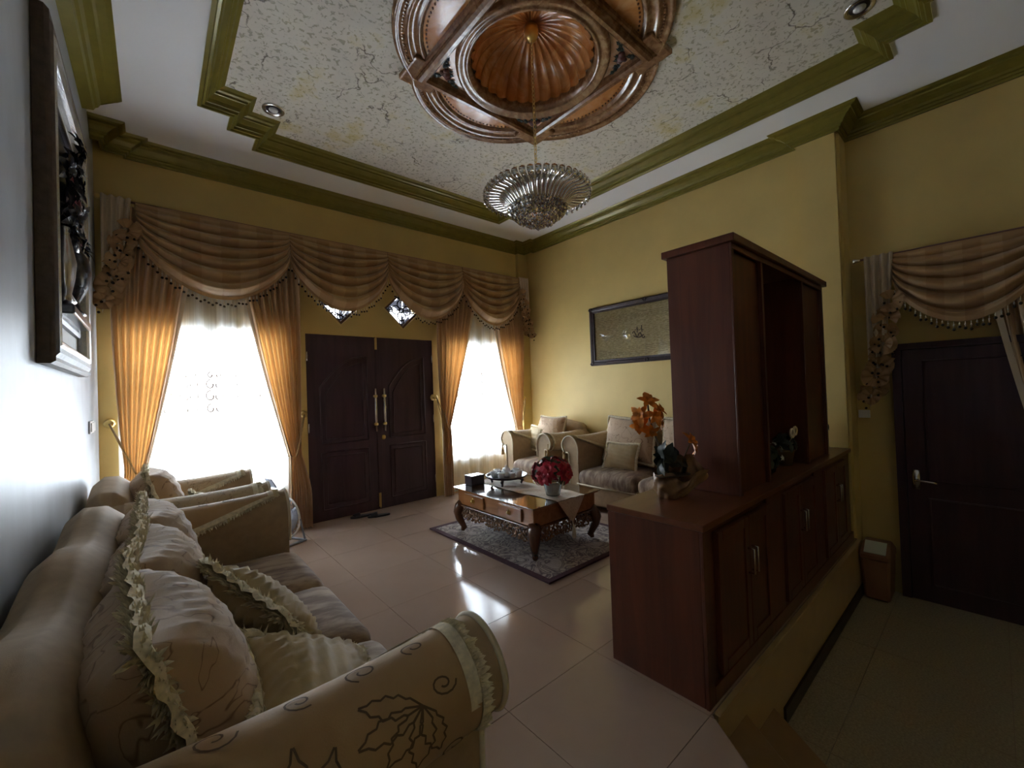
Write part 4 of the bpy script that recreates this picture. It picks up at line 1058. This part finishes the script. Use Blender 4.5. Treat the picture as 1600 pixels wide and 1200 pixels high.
# runner
rn = tag(empty('table_runner', (tcx+.02, tcy, TZ)), 'embroidered cream runner hanging over the end of the coffee table', 'table runner')
def run(u, v):
    y = -hy-.006+(2*hy+.012)*v; x = -.17+.34*u; z = .004+.003*math.sin(v*30+u*4)+.002*math.sin(u*17+v*13)
    return Vector((x+.012*math.sin(v*9), y, max(.002, z)))
surf('runner_cloth', run, 24, 60, 'runner_cloth', rn)
def hang(u, v):
    wd = .34*(1-v)**.85; return Vector((-.17+.17+(u-.5)*wd+.012*math.sin(0), -hy-.008-.004*math.sin(u*9)*v, .003-.20*v))
surf('runner_end', hang, 16, 16, 'runner_cloth', rn)
MB().tube([(0, -hy-.012, -.195), (0, -hy-.012, -.22)], .004, 5).lathe([(.008, -.22), (.016, -.26), (.018, -.33), (0, -.33)], 8, (0, -hy-.02, 0)).build('tassel', 'piping', rn, True)

# --- tray, cups, box
TT = TZ+.0095
tr = tag(empty('serving_tray', (2.67, 3.235, TT)), 'round dark footed serving tray on the coffee table', 'tray')
MB().lathe([(0, .068), (.17, .068), (.19, .074), (.205, .088), (.212, .088), (.20, .066), (.16, .056), (0, .056)], 32).build('dish', 'box_dark', tr, True)
for k in range(4):
    a = k*PI/2+.6; MB().tube([(.14*math.cos(a), .14*math.sin(a), .057), (.165*math.cos(a), .165*math.sin(a), .035), (.15*math.cos(a), .15*math.sin(a), .012), (.16*math.cos(a), .16*math.sin(a), .006)], [.018, .016, .010, .012], 8).build('foot', 'box_dark', tr, True)
def cup(x, y, kind, label):
    o = empty('glass_cup' if kind == 0 else 'sugar_jar', (2.67+x, 3.235+y, TT+.0685))
    if kind == 0:
        tag(o, label, 'cup', 'cups on the serving tray')
        MB().lathe([(.0, .0), (.026, 0), (.03, .004), (.034, .05), (.035, .058), (.032, .058), (.029, .008), (0, .006)], 16).build('bowl', 'porcelain', o, True)
        MB().tube([(.033, 0, .045), (.05, 0, .045), (.055, 0, .03), (.048, 0, .016), (.031, 0, .014)], .004, 6).build('cup_handle', 'porcelain', o, True)
        o.rotation_euler.z = x*40
    else:
        tag(o, label, 'jar')
        MB().lathe([(0, 0), (.035, 0), (.045, .02), (.045, .05), (.036, .065), (0, .065)], 18).build('jar_body', 'porcelain', o, True)
        MB().lathe([(.037, .066), (.036, .074), (.015, .085), (.012, .095), (.016, .105), (0, .112)], 18).build('lid', 'porcelain', o, True)
for k in range(7):
    a = 2*PI*k/7; cup(.125*math.cos(a), .125*math.sin(a), 0, 'small white cup set out around the lidded jar on the tray')
cup(0, 0, 1, 'white lidded jar in the middle of the tray')
bx = tag(empty('tissue_box', (2.455, 3.485, TZ+.001), R(0)), 'dark wooden tissue box at the corner of the coffee table', 'box')
MB().box(-.08, .08, -.06, .06, 0, .085).build('box_body', 'box_dark', bx, bevel=.004)
MB().box(-.084, .084, -.064, .064, .085, .095).build('box_lid', 'box_dark', bx, bevel=.003)
MB().lathe([(.03, .0955), (.05, .0965), (.0, .0965)], 16, M=Matrix.Diagonal((1.4, .6, 1, 1))).build('slot', 'pot_black', bx)

# --- red flower vase
vz = tag(empty('flower_vase', (2.635, 2.56, TZ+.009)), 'ribbed glass vase with red artificial flowers on the coffee table', 'vase')
def vs_(u, v):
    a = 2*PI*u; r = .058+.028*v+.002*math.cos(a*24); return Vector((r*math.cos(a), r*math.sin(a), .002+.13*v))
surf('vase_body', vs_, 96, 8, 'vase_glass', vz)
MB().lathe([(0, .001), (.056, .001), (.058, .006), (0, .006)], 24).build('vase_base', 'vase_glass', vz, True)
MB().lathe([(0, .01), (.05, .01), (.066, .09), (.0, .1)], 16).build('filling', 'pot_white', vz, True)
rr = random.Random(11)
def petalflower(c, r, n, nrm, seed, rings=2, ln=1.0):
    q = random.Random(seed); m = MB(); rot = Vector((0, 0, 1)).rotation_difference(Vector(nrm)).to_matrix().to_4x4()
    for ring in range(rings):
        for k in range(n):
            a = 2*PI*(k+ring*.5)/n+q.uniform(-.2, .2); L = r*(1-.3*ring)*q.uniform(.8, 1.15)*ln; el = .25+.5*ring+q.uniform(-.15, .2); wd = L*.28
            pts = []
            for t in (0, .35, .7, 1):
                w_ = wd*math.sin(PI*(.12+.85*t)); rad = L*t*math.cos(el); z = L*t*math.sin(el)-L*.35*t*t
                for s in (-1, 0, 1): pts.append(rot @ Vector((rad*math.cos(a)-s*w_*math.sin(a), rad*math.sin(a)+s*w_*math.cos(a), z+(.15*w_ if s else 0)))+Vector(c))
            m.add(pts, [(3*i+j, 3*i+j+1, 3*i+4+j, 3*i+3+j) for i in range(3) for j in range(2)])
    return m
for k in range(26):
    th = rr.uniform(.2, 2.0); ph = 2*PI*k/26*5.1; d = Vector((math.sin(th)*math.cos(ph), math.sin(th)*math.sin(ph), math.cos(th)))
    c_ = Vector((0, 0, .19))+Vector((d.x*.165, d.y*.165, d.z*.12))
    petalflower(c_, .085, 6, d, k).build('flower', 'petal_red', vz, True)
for k in range(20):
    th = rr.uniform(.2, 1.6); ph = rr.random()*2*PI; d = Vector((math.sin(th)*math.cos(ph), math.sin(th)*math.sin(ph), math.cos(th)))
    petalflower(Vector((0, 0, .175))+d*.15, .08, 3, d, 100+k, 1).build('leaf', 'plant_green', vz, True)
MB().tube([(0, 0, .05), (.02, .05, .20), (.01, .07, .30)], .004, 5).build('stem', 'stem', vz, True)
petalflower((.01, .07, .30), .04, 7, (0, 0, 1), 300, 3).build('flower', 'petal_red', vz, True)

# --- slippers at the door
for k, (x, y, a) in enumerate(((1.78, 4.79, 80), (1.93, 4.66, 75))):
    s = tag(empty('slipper', (x, y, 0), R(a)), 'black rubber slipper on the floor in front of the double door', 'slipper', 'slippers at the door')
    pl = [(.045*math.sin(2*PI*i/20)*(1 if math.cos(2*PI*i/20) > 0 else .85), .125*math.cos(2*PI*i/20)) for i in range(20)]
    MB().prism(pl, .001, .02).build('sole', 'black_rubber', s, bevel=.004)
    def strap(u, v): a_ = PI*u; return Vector((.047*math.cos(a_), .02+.07*v, .012+.045*math.sin(a_)*(1-.3*v)))
    surf('strap', strap, 12, 4, 'black_rubber', s, .005)

# ================================================================ WOODEN DIVIDER CABINET
CX0, CX1, CY0, CY1, CZ = 1.765, 4.545, .832, 1.328, .79
lc = tag(empty('divider_cabinet', (CX0, CY0, 0)), 'low reddish brown divider cabinet with paired doors and slim handles', 'cabinet')
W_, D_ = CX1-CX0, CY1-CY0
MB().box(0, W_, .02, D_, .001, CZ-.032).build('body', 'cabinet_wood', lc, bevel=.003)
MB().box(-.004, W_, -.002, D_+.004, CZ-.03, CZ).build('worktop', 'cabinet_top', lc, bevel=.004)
MB().box(0, .06, .004, .0195, .0, CZ-.033).build('corner_stile', 'cabinet_wood', lc, bevel=.002)
MB().box(.06, W_, .004, .0195, .0, .075).build('bottom_rail', 'cabinet_wood', lc, bevel=.002)
pairs = [(.12, .76), (1.02, 1.67), (1.90, 2.55)]
hxs = [.472, 1.33, 2.23]
for (a, b), hc in zip(pairs, hxs):
    for s, (q0, q1) in ((-1, (a, hc-.002)), (1, (hc+.002, b))):
        d = empty('door', ((q0+q1)/2, .01, .10), 0, lc); h = (q1-q0)/2; zt_ = CZ-.10-.06
        MB().box(-h, h, -.010, .009, 0, zt_).build('door_panel', 'cabinet_wood', d, bevel=.003)
        for (x0, x1, z0, z1) in ((-h, -h+.05, 0, zt_), (h-.05, h, 0, zt_), (-h+.05, h-.05, 0, .05), (-h+.05, h-.05, zt_-.05, zt_)):
            MB().box(x0+.001, x1-.001, -.018, -.0101, z0+.001, z1-.001).build('rail', 'cabinet_wood', d, bevel=.002)
        hx_ = -s*(h-.022); hd = MB().tube([(hx_, -.018, .355), (hx_, -.045, .355), (hx_, -.045, .475), (hx_, -.018, .475)], .0055, 7).build('bar_handle', 'chrome', d, True)
for (a, b) in ((.76, 1.02), (1.67, 1.90)):
    MB().box(a+.006, b-.006, .006, .0195, .08, CZ-.034).build('stile', 'cabinet_wood', lc, bevel=.003)
# upper unit
ux0, ux1, uy0, uy1, uz1 = 2.345, 4.13, .893, 1.262, 2.19
uc = tag(empty('display_unit', (ux0, uy0, CZ)), 'tall reddish brown display unit with open niche standing on the divider', 'cabinet')
W_, D_, Hh = ux1-ux0, uy1-uy0, uz1-CZ
MB().box(-.022, W_+.05, -.022, D_+.022, Hh-.042, Hh).build('top_board', 'cabinet_wood', uc, bevel=.004)
MB().box(0, .03, .012, D_, 0.001, Hh-.043).build('side_panel', 'cabinet_wood', uc, bevel=.002)
MB().box(W_-.03, W_, .012, D_, 0.001, Hh-.043).build('side_panel', 'cabinet_wood', uc, bevel=.002)
o0, o1 = .455, 1.24
MB().box(o0-.025, o0, .012, D_, 0.001, Hh-.043).build('partition', 'cabinet_wood', uc, bevel=.002)
MB().box(o1, o1+.025, .012, D_, 0.001, Hh-.043).build('partition', 'cabinet_wood', uc, bevel=.002)
MB().box(.031, o0-.026, .024, .036, 0.001, Hh-.075).build('front_panel', 'cabinet_wood', uc)
MB().box(o1+.026, W_-.031, .024, .036, 0.001, Hh-.075).build('front_panel', 'cabinet_wood', uc)
MB().box(0, W_, 0, .0115, Hh-.075, Hh-.043).build('top_rail', 'cabinet_wood', uc, bevel=.002)
for x in (0, o0-.03, o1-.005, W_-.03): MB().box(x, x+.03, 0, .0115, 0.001, Hh-.076).build('stile', 'cabinet_wood', uc, bevel=.002)
MB().box(.03, W_-.03, D_-.012, D_, 0.001, Hh-.043).build('back_panel', 'cabinet_wood', uc)
n = 22; w0 = (o1-o0)/n; sl = None
for k in range(n):
    if sl is None: sl = MB().box(.003, w0-.003, D_-.028, D_-.0125, .001, Hh-.05).build('back_slat', 'tambour', uc, bevel=.004); sl.location.x = o0
    else:
        q = sl.copy(); col.objects.link(q); q.location.x = o0+k*w0

# --- driftwood planter with orange lilies
pl = tag(empty('driftwood_planter', (2.13, 1.16, CZ+.001), R(-20)), 'driftwood planter with orange artificial lilies on the divider worktop', 'planter')
rr = random.Random(21)
def drift(u, v):
    a = 2*PI*u; t = v
    r = (.062+.045*math.sin(min(1, t*1.15)*PI*.6))*(1+.22*math.sin(a*2+1+2*t)+.10*math.sin(a*5+6*t)+.05*math.sin(a*9-9*t))
    top = .15+.045*math.sin(a+.6)+.02*math.sin(a*4)
    lean = .055*t
    return Vector((r*math.cos(a)*1.15+lean, r*math.sin(a)*.9, top*t))
surf('driftwood_bowl', drift, 72, 16, 'driftwood', pl)
MB().lathe([(0, .115), (.10, .115), (.0, .118)], 20, M=Matrix.Diagonal((1.1, .6, 1, 1))).build('soil', 'stem', pl)
stm = [(-.02, 0, .10), (-.05, .01, .22), (-.085, .02, .32), (-.115, .03, .42), (-.13, .02, .50)]
MB().tube(stm, .005, 6).build('stem', 'stem', pl, True)
MB().tube([(.03, -.02, .10), (.05, -.04, .22), (.09, -.05, .30)], .004, 6).build('stem', 'stem', pl, True)
for k, (p, d, r_) in enumerate((((-.13, .02, .52), (-.2, -.5, .6), .062), ((-.175, .03, .45), (-.9, -.5, .1), .06), ((-.07, .0, .47), (.5, -.7, .4), .062), ((-.16, .06, .39), (-.7, -.6, -.3), .055), ((-.05, .02, .40), (.6, -.6, -.1), .055), ((-.11, -.01, .44), (-.1, -.9, .2), .055), ((-.13, .0, .36), (-.3, -.7, -.5), .05), ((.09, -.05, .30), (.3, -.8, .4), .055), ((.12, -.04, .25), (.7, -.6, -.3), .05))):
    petalflower(p, r_, 5, d, 40+k, 2, 1.15).build('lily', 'petal_orange', pl, True)
for k in range(16):
    a = rr.uniform(0, 6.28); d = Vector((math.cos(a), math.sin(a), rr.uniform(-.2, .9)))
    petalflower(Vector((-.01+.05*math.cos(a), .03*math.sin(a), .17+.05*rr.random())), .095, 2, d, 70+k, 1).build('leaf', 'plant_dark', pl, True)

# --- small plants on the divider
def leafy(root, z, r, n, mat, seed, fl=None):
    q = random.Random(seed)
    for k in range(n):
        a = q.uniform(0, 6.28); el = q.uniform(-.1, 1.2); d = Vector((math.cos(a)*math.cos(el), math.sin(a)*math.cos(el), math.sin(el)))
        petalflower(Vector((0, 0, z))+d*r*.6, r*.55, 3, d, seed*50+k, 1).build('leaf', mat, root, True)
    for k in range(fl or 0):
        a = q.uniform(0, 6.28); el = q.uniform(.1, 1.2); d = Vector((math.cos(a)*math.cos(el), math.sin(a)*math.cos(el), math.sin(el)))
        petalflower(Vector((0, 0, z))+d*r, .022, 5, d, seed*90+k, 1).build('blossom', 'petal_white', root, True)
p = tag(empty('potted_plant', (3.02, 1.00, CZ+.001)), 'leafy plant with tiny white blossoms in a glossy black bowl in the niche', 'plant')
MB().lathe([(0, 0), (.04, 0), (.06, .02), (.066, .05), (.055, .075), (.05, .07), (0, .06)], 24).build('pot', 'pot_black', p, True)
leafy(p, .10, .12, 20, 'plant_green', 5, 12)
p = tag(empty('potted_plant', (3.42, 1.00, CZ+.001)), 'dark plant with pale ring flowers in a tan pot in the niche', 'plant')
MB().lathe([(0, 0), (.042, 0), (.058, .10), (.062, .102), (.062, .112), (.05, .112), (0, .10)], 24).build('pot', 'pot_tan', p, True)
leafy(p, .14, .11, 16, 'plant_dark', 6)
for (x, y, z) in ((-.04, -.06, .235), (.07, -.05, .24)):
    o = MB(); o.tube([(x+.032*math.cos(a), y, z+.028*math.sin(a)) for a in [2*PI*k/14 for k in range(14)]], .008, 6, True); o.tube([(x, y, z-.03), (0, 0, .11)], .003, 5); o.build('ring_flower', 'lace', p, True)
p = tag(empty('potted_plant', (4.34, 1.02, CZ+.001)), 'small plant in a white pot at the wall end of the divider', 'plant')
MB().lathe([(0, 0), (.045, 0), (.066, .13), (.072, .132), (.072, .15), (.06, .15), (0, .13)], 24).build('pot', 'pot_white', p, True)
MB().lathe([(.0605, .088), (.0625, .096), (.058, .08)], 24).build('pot_band', 'petal_orange', p, True)
leafy(p, .17, .13, 14, 'plant_dark', 7)

# ================================================================ CALLIGRAPHY PICTURE
e = tag(empty('calligraphy_picture', (XR, 2.77, 1.685)), 'wide dark framed gold calligraphy picture on the yellow wall', 'picture frame')
hw, hh = .86, .79
def fr2(path, prof):
    m = MB(); n = len(path); k = len(prof)
    rows = [[(-x, q.x, q.y) for q in offset_poly(path, d, True)] for d, x in prof]
    m.add([p_ for r_ in rows for p_ in r_], [(j*n+i, j*n+(i+1) % n, (j+1)*n+(i+1) % n, (j+1)*n+i) for j in range(k-1) for i in range(n)]); return m
pth = [(-hw, 0), (hw, 0), (hw, hh), (-hw, hh)]
fr2(pth, [(0, .002), (0, .03), (.015, .042), (.04, .038), (.05, .03), (.07, .03), (.075, .012)]).build('frame', 'frame_dark', e)
MB().box(-.012, -.002, -hw+.06, hw-.06, .06, hh-.06).build('gold_panel', 'gold_weave', e)
MB().box(-.022, -.019, -hw+.072, hw-.072, .072, hh-.072).build('glass', 'frame_glass', e)
for (y, z) in ((-hw, 0), (hw, 0), (hw, hh), (-hw, hh), (0, 0), (0, hh)):
    m = MB(); sy = -1 if y > 0 else 1; sz = 1 if z == 0 else -1
    for q in range(6):
        a = q*1.05; m.ball((-.044, y+(sy*.03 if y else 0)+.022*math.cos(a), z+sz*.025+.016*math.sin(a)), .012, 6, 4, (.6, 1, 1))
    m.build('corner_ornament', 'frame_dark', e, True)
# calligraphy strokes
m = MB()
def stroke(pts, r): m.tube([(-.0145, cyy+(y-cyy)*.62, .39+(z-.39)*.62) for y, z in pts], r*.55, 6)
cyy = .10
stroke([(cyy+.16-.02*k, .36+.05*math.sin(k*.9)-.006*k) for k in range(15)], .010)
stroke([(cyy+.14-.018*k, .31-.045*math.sin(k*PI/13)) for k in range(14)], .011)
stroke([(cyy+.05, .48), (cyy+.045, .42), (cyy+.05, .36)], .009)
stroke([(cyy-.06, .50), (cyy-.05, .43), (cyy-.065, .37)], .009)
stroke([(cyy+.10, .42), (cyy+.06, .44), (cyy+.01, .41), (cyy-.04, .43), (cyy-.1, .40)], .007)
m.build('calligraphy', 'frame_dark', e, True)
m = MB(); q = random.Random(9)
for k in range(24):
    z = .12+.022*k; x0 = hw-.12
    while x0 > -hw+.12:
        L = q.uniform(.05, .22)
        if not (abs(x0-cyy) < .3 and .22 < z < .54): m.tube([(-.0125, x0, z), (-.0125, max(-hw+.1, x0-L), z+q.uniform(-.004, .004))], .0022, 4)
        x0 -= L+.03
stuff(m.build('script_lines', 'pot_tan', e, True))

# ================================================================ BIN, FAN, BOX
bn = tag(empty('swing_bin', (4.655, .70, ZL)), 'brown plastic swing lid bin standing in the corner by the inner door', 'bin')
V = []; hx_, hy_ = .155, .095
for z, s in ((0.003, .86), (.34, 1.0)):
    for a, b in ((-1, -1), (1, -1), (1, 1), (-1, 1)): V.append((a*hx_*s, b*hy_*s, z))
mk('bin_body', V, [(3, 2, 1, 0), (0, 1, 5, 4), (1, 2, 6, 5), (2, 3, 7, 6), (3, 0, 4, 7)], 'bin_brown', bn).modifiers.new('b', 'BEVEL').width = .018
V = [(-.16, -.10, .34), (.16, -.10, .34), (.16, .10, .34), (-.16, .10, .34), (-.16, -.10, .39), (.16, -.10, .39), (.16, .10, .39), (-.16, .10, .39), (-.055, -.085, .47), (.055, -.085, .47), (.055, .085, .47), (-.055, .085, .47)]
mk('bin_hood', V, [(3, 2, 1, 0), (0, 1, 5, 4), (1, 2, 6, 5), (2, 3, 7, 6), (3, 0, 4, 7), (4, 5, 9, 8), (5, 6, 10, 9), (6, 7, 11, 10), (7, 4, 8, 11), (8, 9, 10, 11)], 'bin_brown', bn).modifiers.new('b', 'BEVEL').width = .01
mk('swing_flap', [(-.152, -.07, .402), (-.152, .07, .402), (-.058, .07, .475), (-.058, -.07, .475), (-.152, -.07, .396), (-.152, .07, .396), (-.058, .07, .469), (-.058, -.07, .469)], [(0, 1, 2, 3), (7, 6, 5, 4), (0, 4, 5, 1), (1, 5, 6, 2), (2, 6, 7, 3), (3, 7, 4, 0)], 'bin_lid', bn)

fan = tag(empty('floor_fan', (.93, 4.52, 0), R(-62)), 'round floor fan with wire guard between armchair and drape', 'fan')
m = MB(); r_ = .20; zc_ = .245
for k in range(30):
    a = 2*PI*k/30
    m.tube([(0.02*math.cos(a), -.065, zc_+.02*math.sin(a)), (r_*.6*math.cos(a), -.06, zc_+r_*.6*math.sin(a)), (r_*math.cos(a), -.01, zc_+r_*math.sin(a))], .002, 4)
    m.tube([(0.05*math.cos(a), .065, zc_+.05*math.sin(a)), (r_*.7*math.cos(a), .06, zc_+r_*.7*math.sin(a)), (r_*math.cos(a), .01, zc_+r_*math.sin(a))], .002, 4)
for q_, y_ in ((.06, -.066), (.12, -.061), (.17, -.035)): m.tube([(q_*math.cos(a), y_, zc_+q_*math.sin(a)) for a in [2*PI*k/24 for k in range(24)]], .002, 4, True)
stuff(m.build('wire_guard', 'grey_plastic', fan, True))
MB().tube([(r_*math.cos(a), 0, zc_+r_*math.sin(a)) for a in [2*PI*k/32 for k in range(32)]], .010, 6, True).build('guard_rim', 'white_plastic', fan, True)
for k in range(3):
    def bl(u, v, k=k):
        a = 2*PI*k/3+1.5*(u-.5); rr_ = .04+.135*v; return Vector((rr_*math.cos(a), .03*(u-.5)*2, zc_+rr_*math.sin(a)))
    surf('blade', bl, 8, 4, 'grey_plastic', fan, .003)
MB().lathe([(.0, -.03), (.045, -.025), (.05, 0), (.05, .08), (.035, .10), (0, .10)], 18, M=T(0, 0.02, zc_) @ RX(-90)).build('motor_housing', 'grey_plastic', fan, True)
MB().tube([(-.14, -.09, .012), (-.16, .10, .012), (.16, .10, .012), (.14, -.09, .012)], .011, 7).tube([(-.15, .10, .012), (-.205, 0, zc_)], .009, 6).tube([(.15, .10, .012), (.205, 0, zc_)], .009, 6).build('stand', 'grey_plastic', fan, True)

stl = tag(empty('side_stool', (.76, 4.44, 0), R(8)), 'small dark stool half hidden behind the armchair', 'stool')
MB().lathe([(0, .44), (.12, .44), (.125, .452), (.12, .464), (0, .464)], 24).build('stool_seat', 'box_dark', stl, True)
for k in range(4):
    a = PI/4+k*PI/2; MB().tube([(.07*math.cos(a), .07*math.sin(a), .44), (.10*math.cos(a), .10*math.sin(a), .002)], .011, 7).build('leg', 'box_dark', stl, True)
bx = tag(empty('small_box', (.77, 4.44, .465), R(18)), 'grey box with raised lid on the small stool', 'box')
MB().box(-.085, .075, -.06, .06, 0, .085).build('box_body', 'grey_plastic', bx, bevel=.004)
MB().box(.045, .055, -.06, .06, 0, .10, T(.02, 0, .075) @ RY(-28)).build('box_flap', 'grey_plastic', bx, bevel=.002)

# carved bouquet of the relief picture
e, rnd = RELIEF_PENDING
for k in range(34):
    a = 2.4*k; r_ = .028*math.sqrt(k)*1.5; y_, z_ = .05+r_*math.cos(a)*1.15, .90+r_*math.sin(a)*1.5
    y_ = max(-.33, min(.33, y_)); z_ = max(.70, min(1.2, z_))
    mt_ = 'carving_rose' if k in (4, 9, 15) else ('carving_silver' if k % 6 == 5 else 'carving_dark')
    petalflower((.03+.05*rnd.random(), y_, z_), .075, 6, (1, rnd.uniform(-.5, .5), rnd.uniform(-.4, .5)), 500+k, 2).build('carved_flower', mt_, e, True)
blob('carved_figure', [(.05, 0), (.06, .05), (.04, .16), (.05, .24), (.06, .3), (.03, .34), (.038, .38), (.03, .42), (0, .43)], (.05, -.03, .62), 'carving_dark')
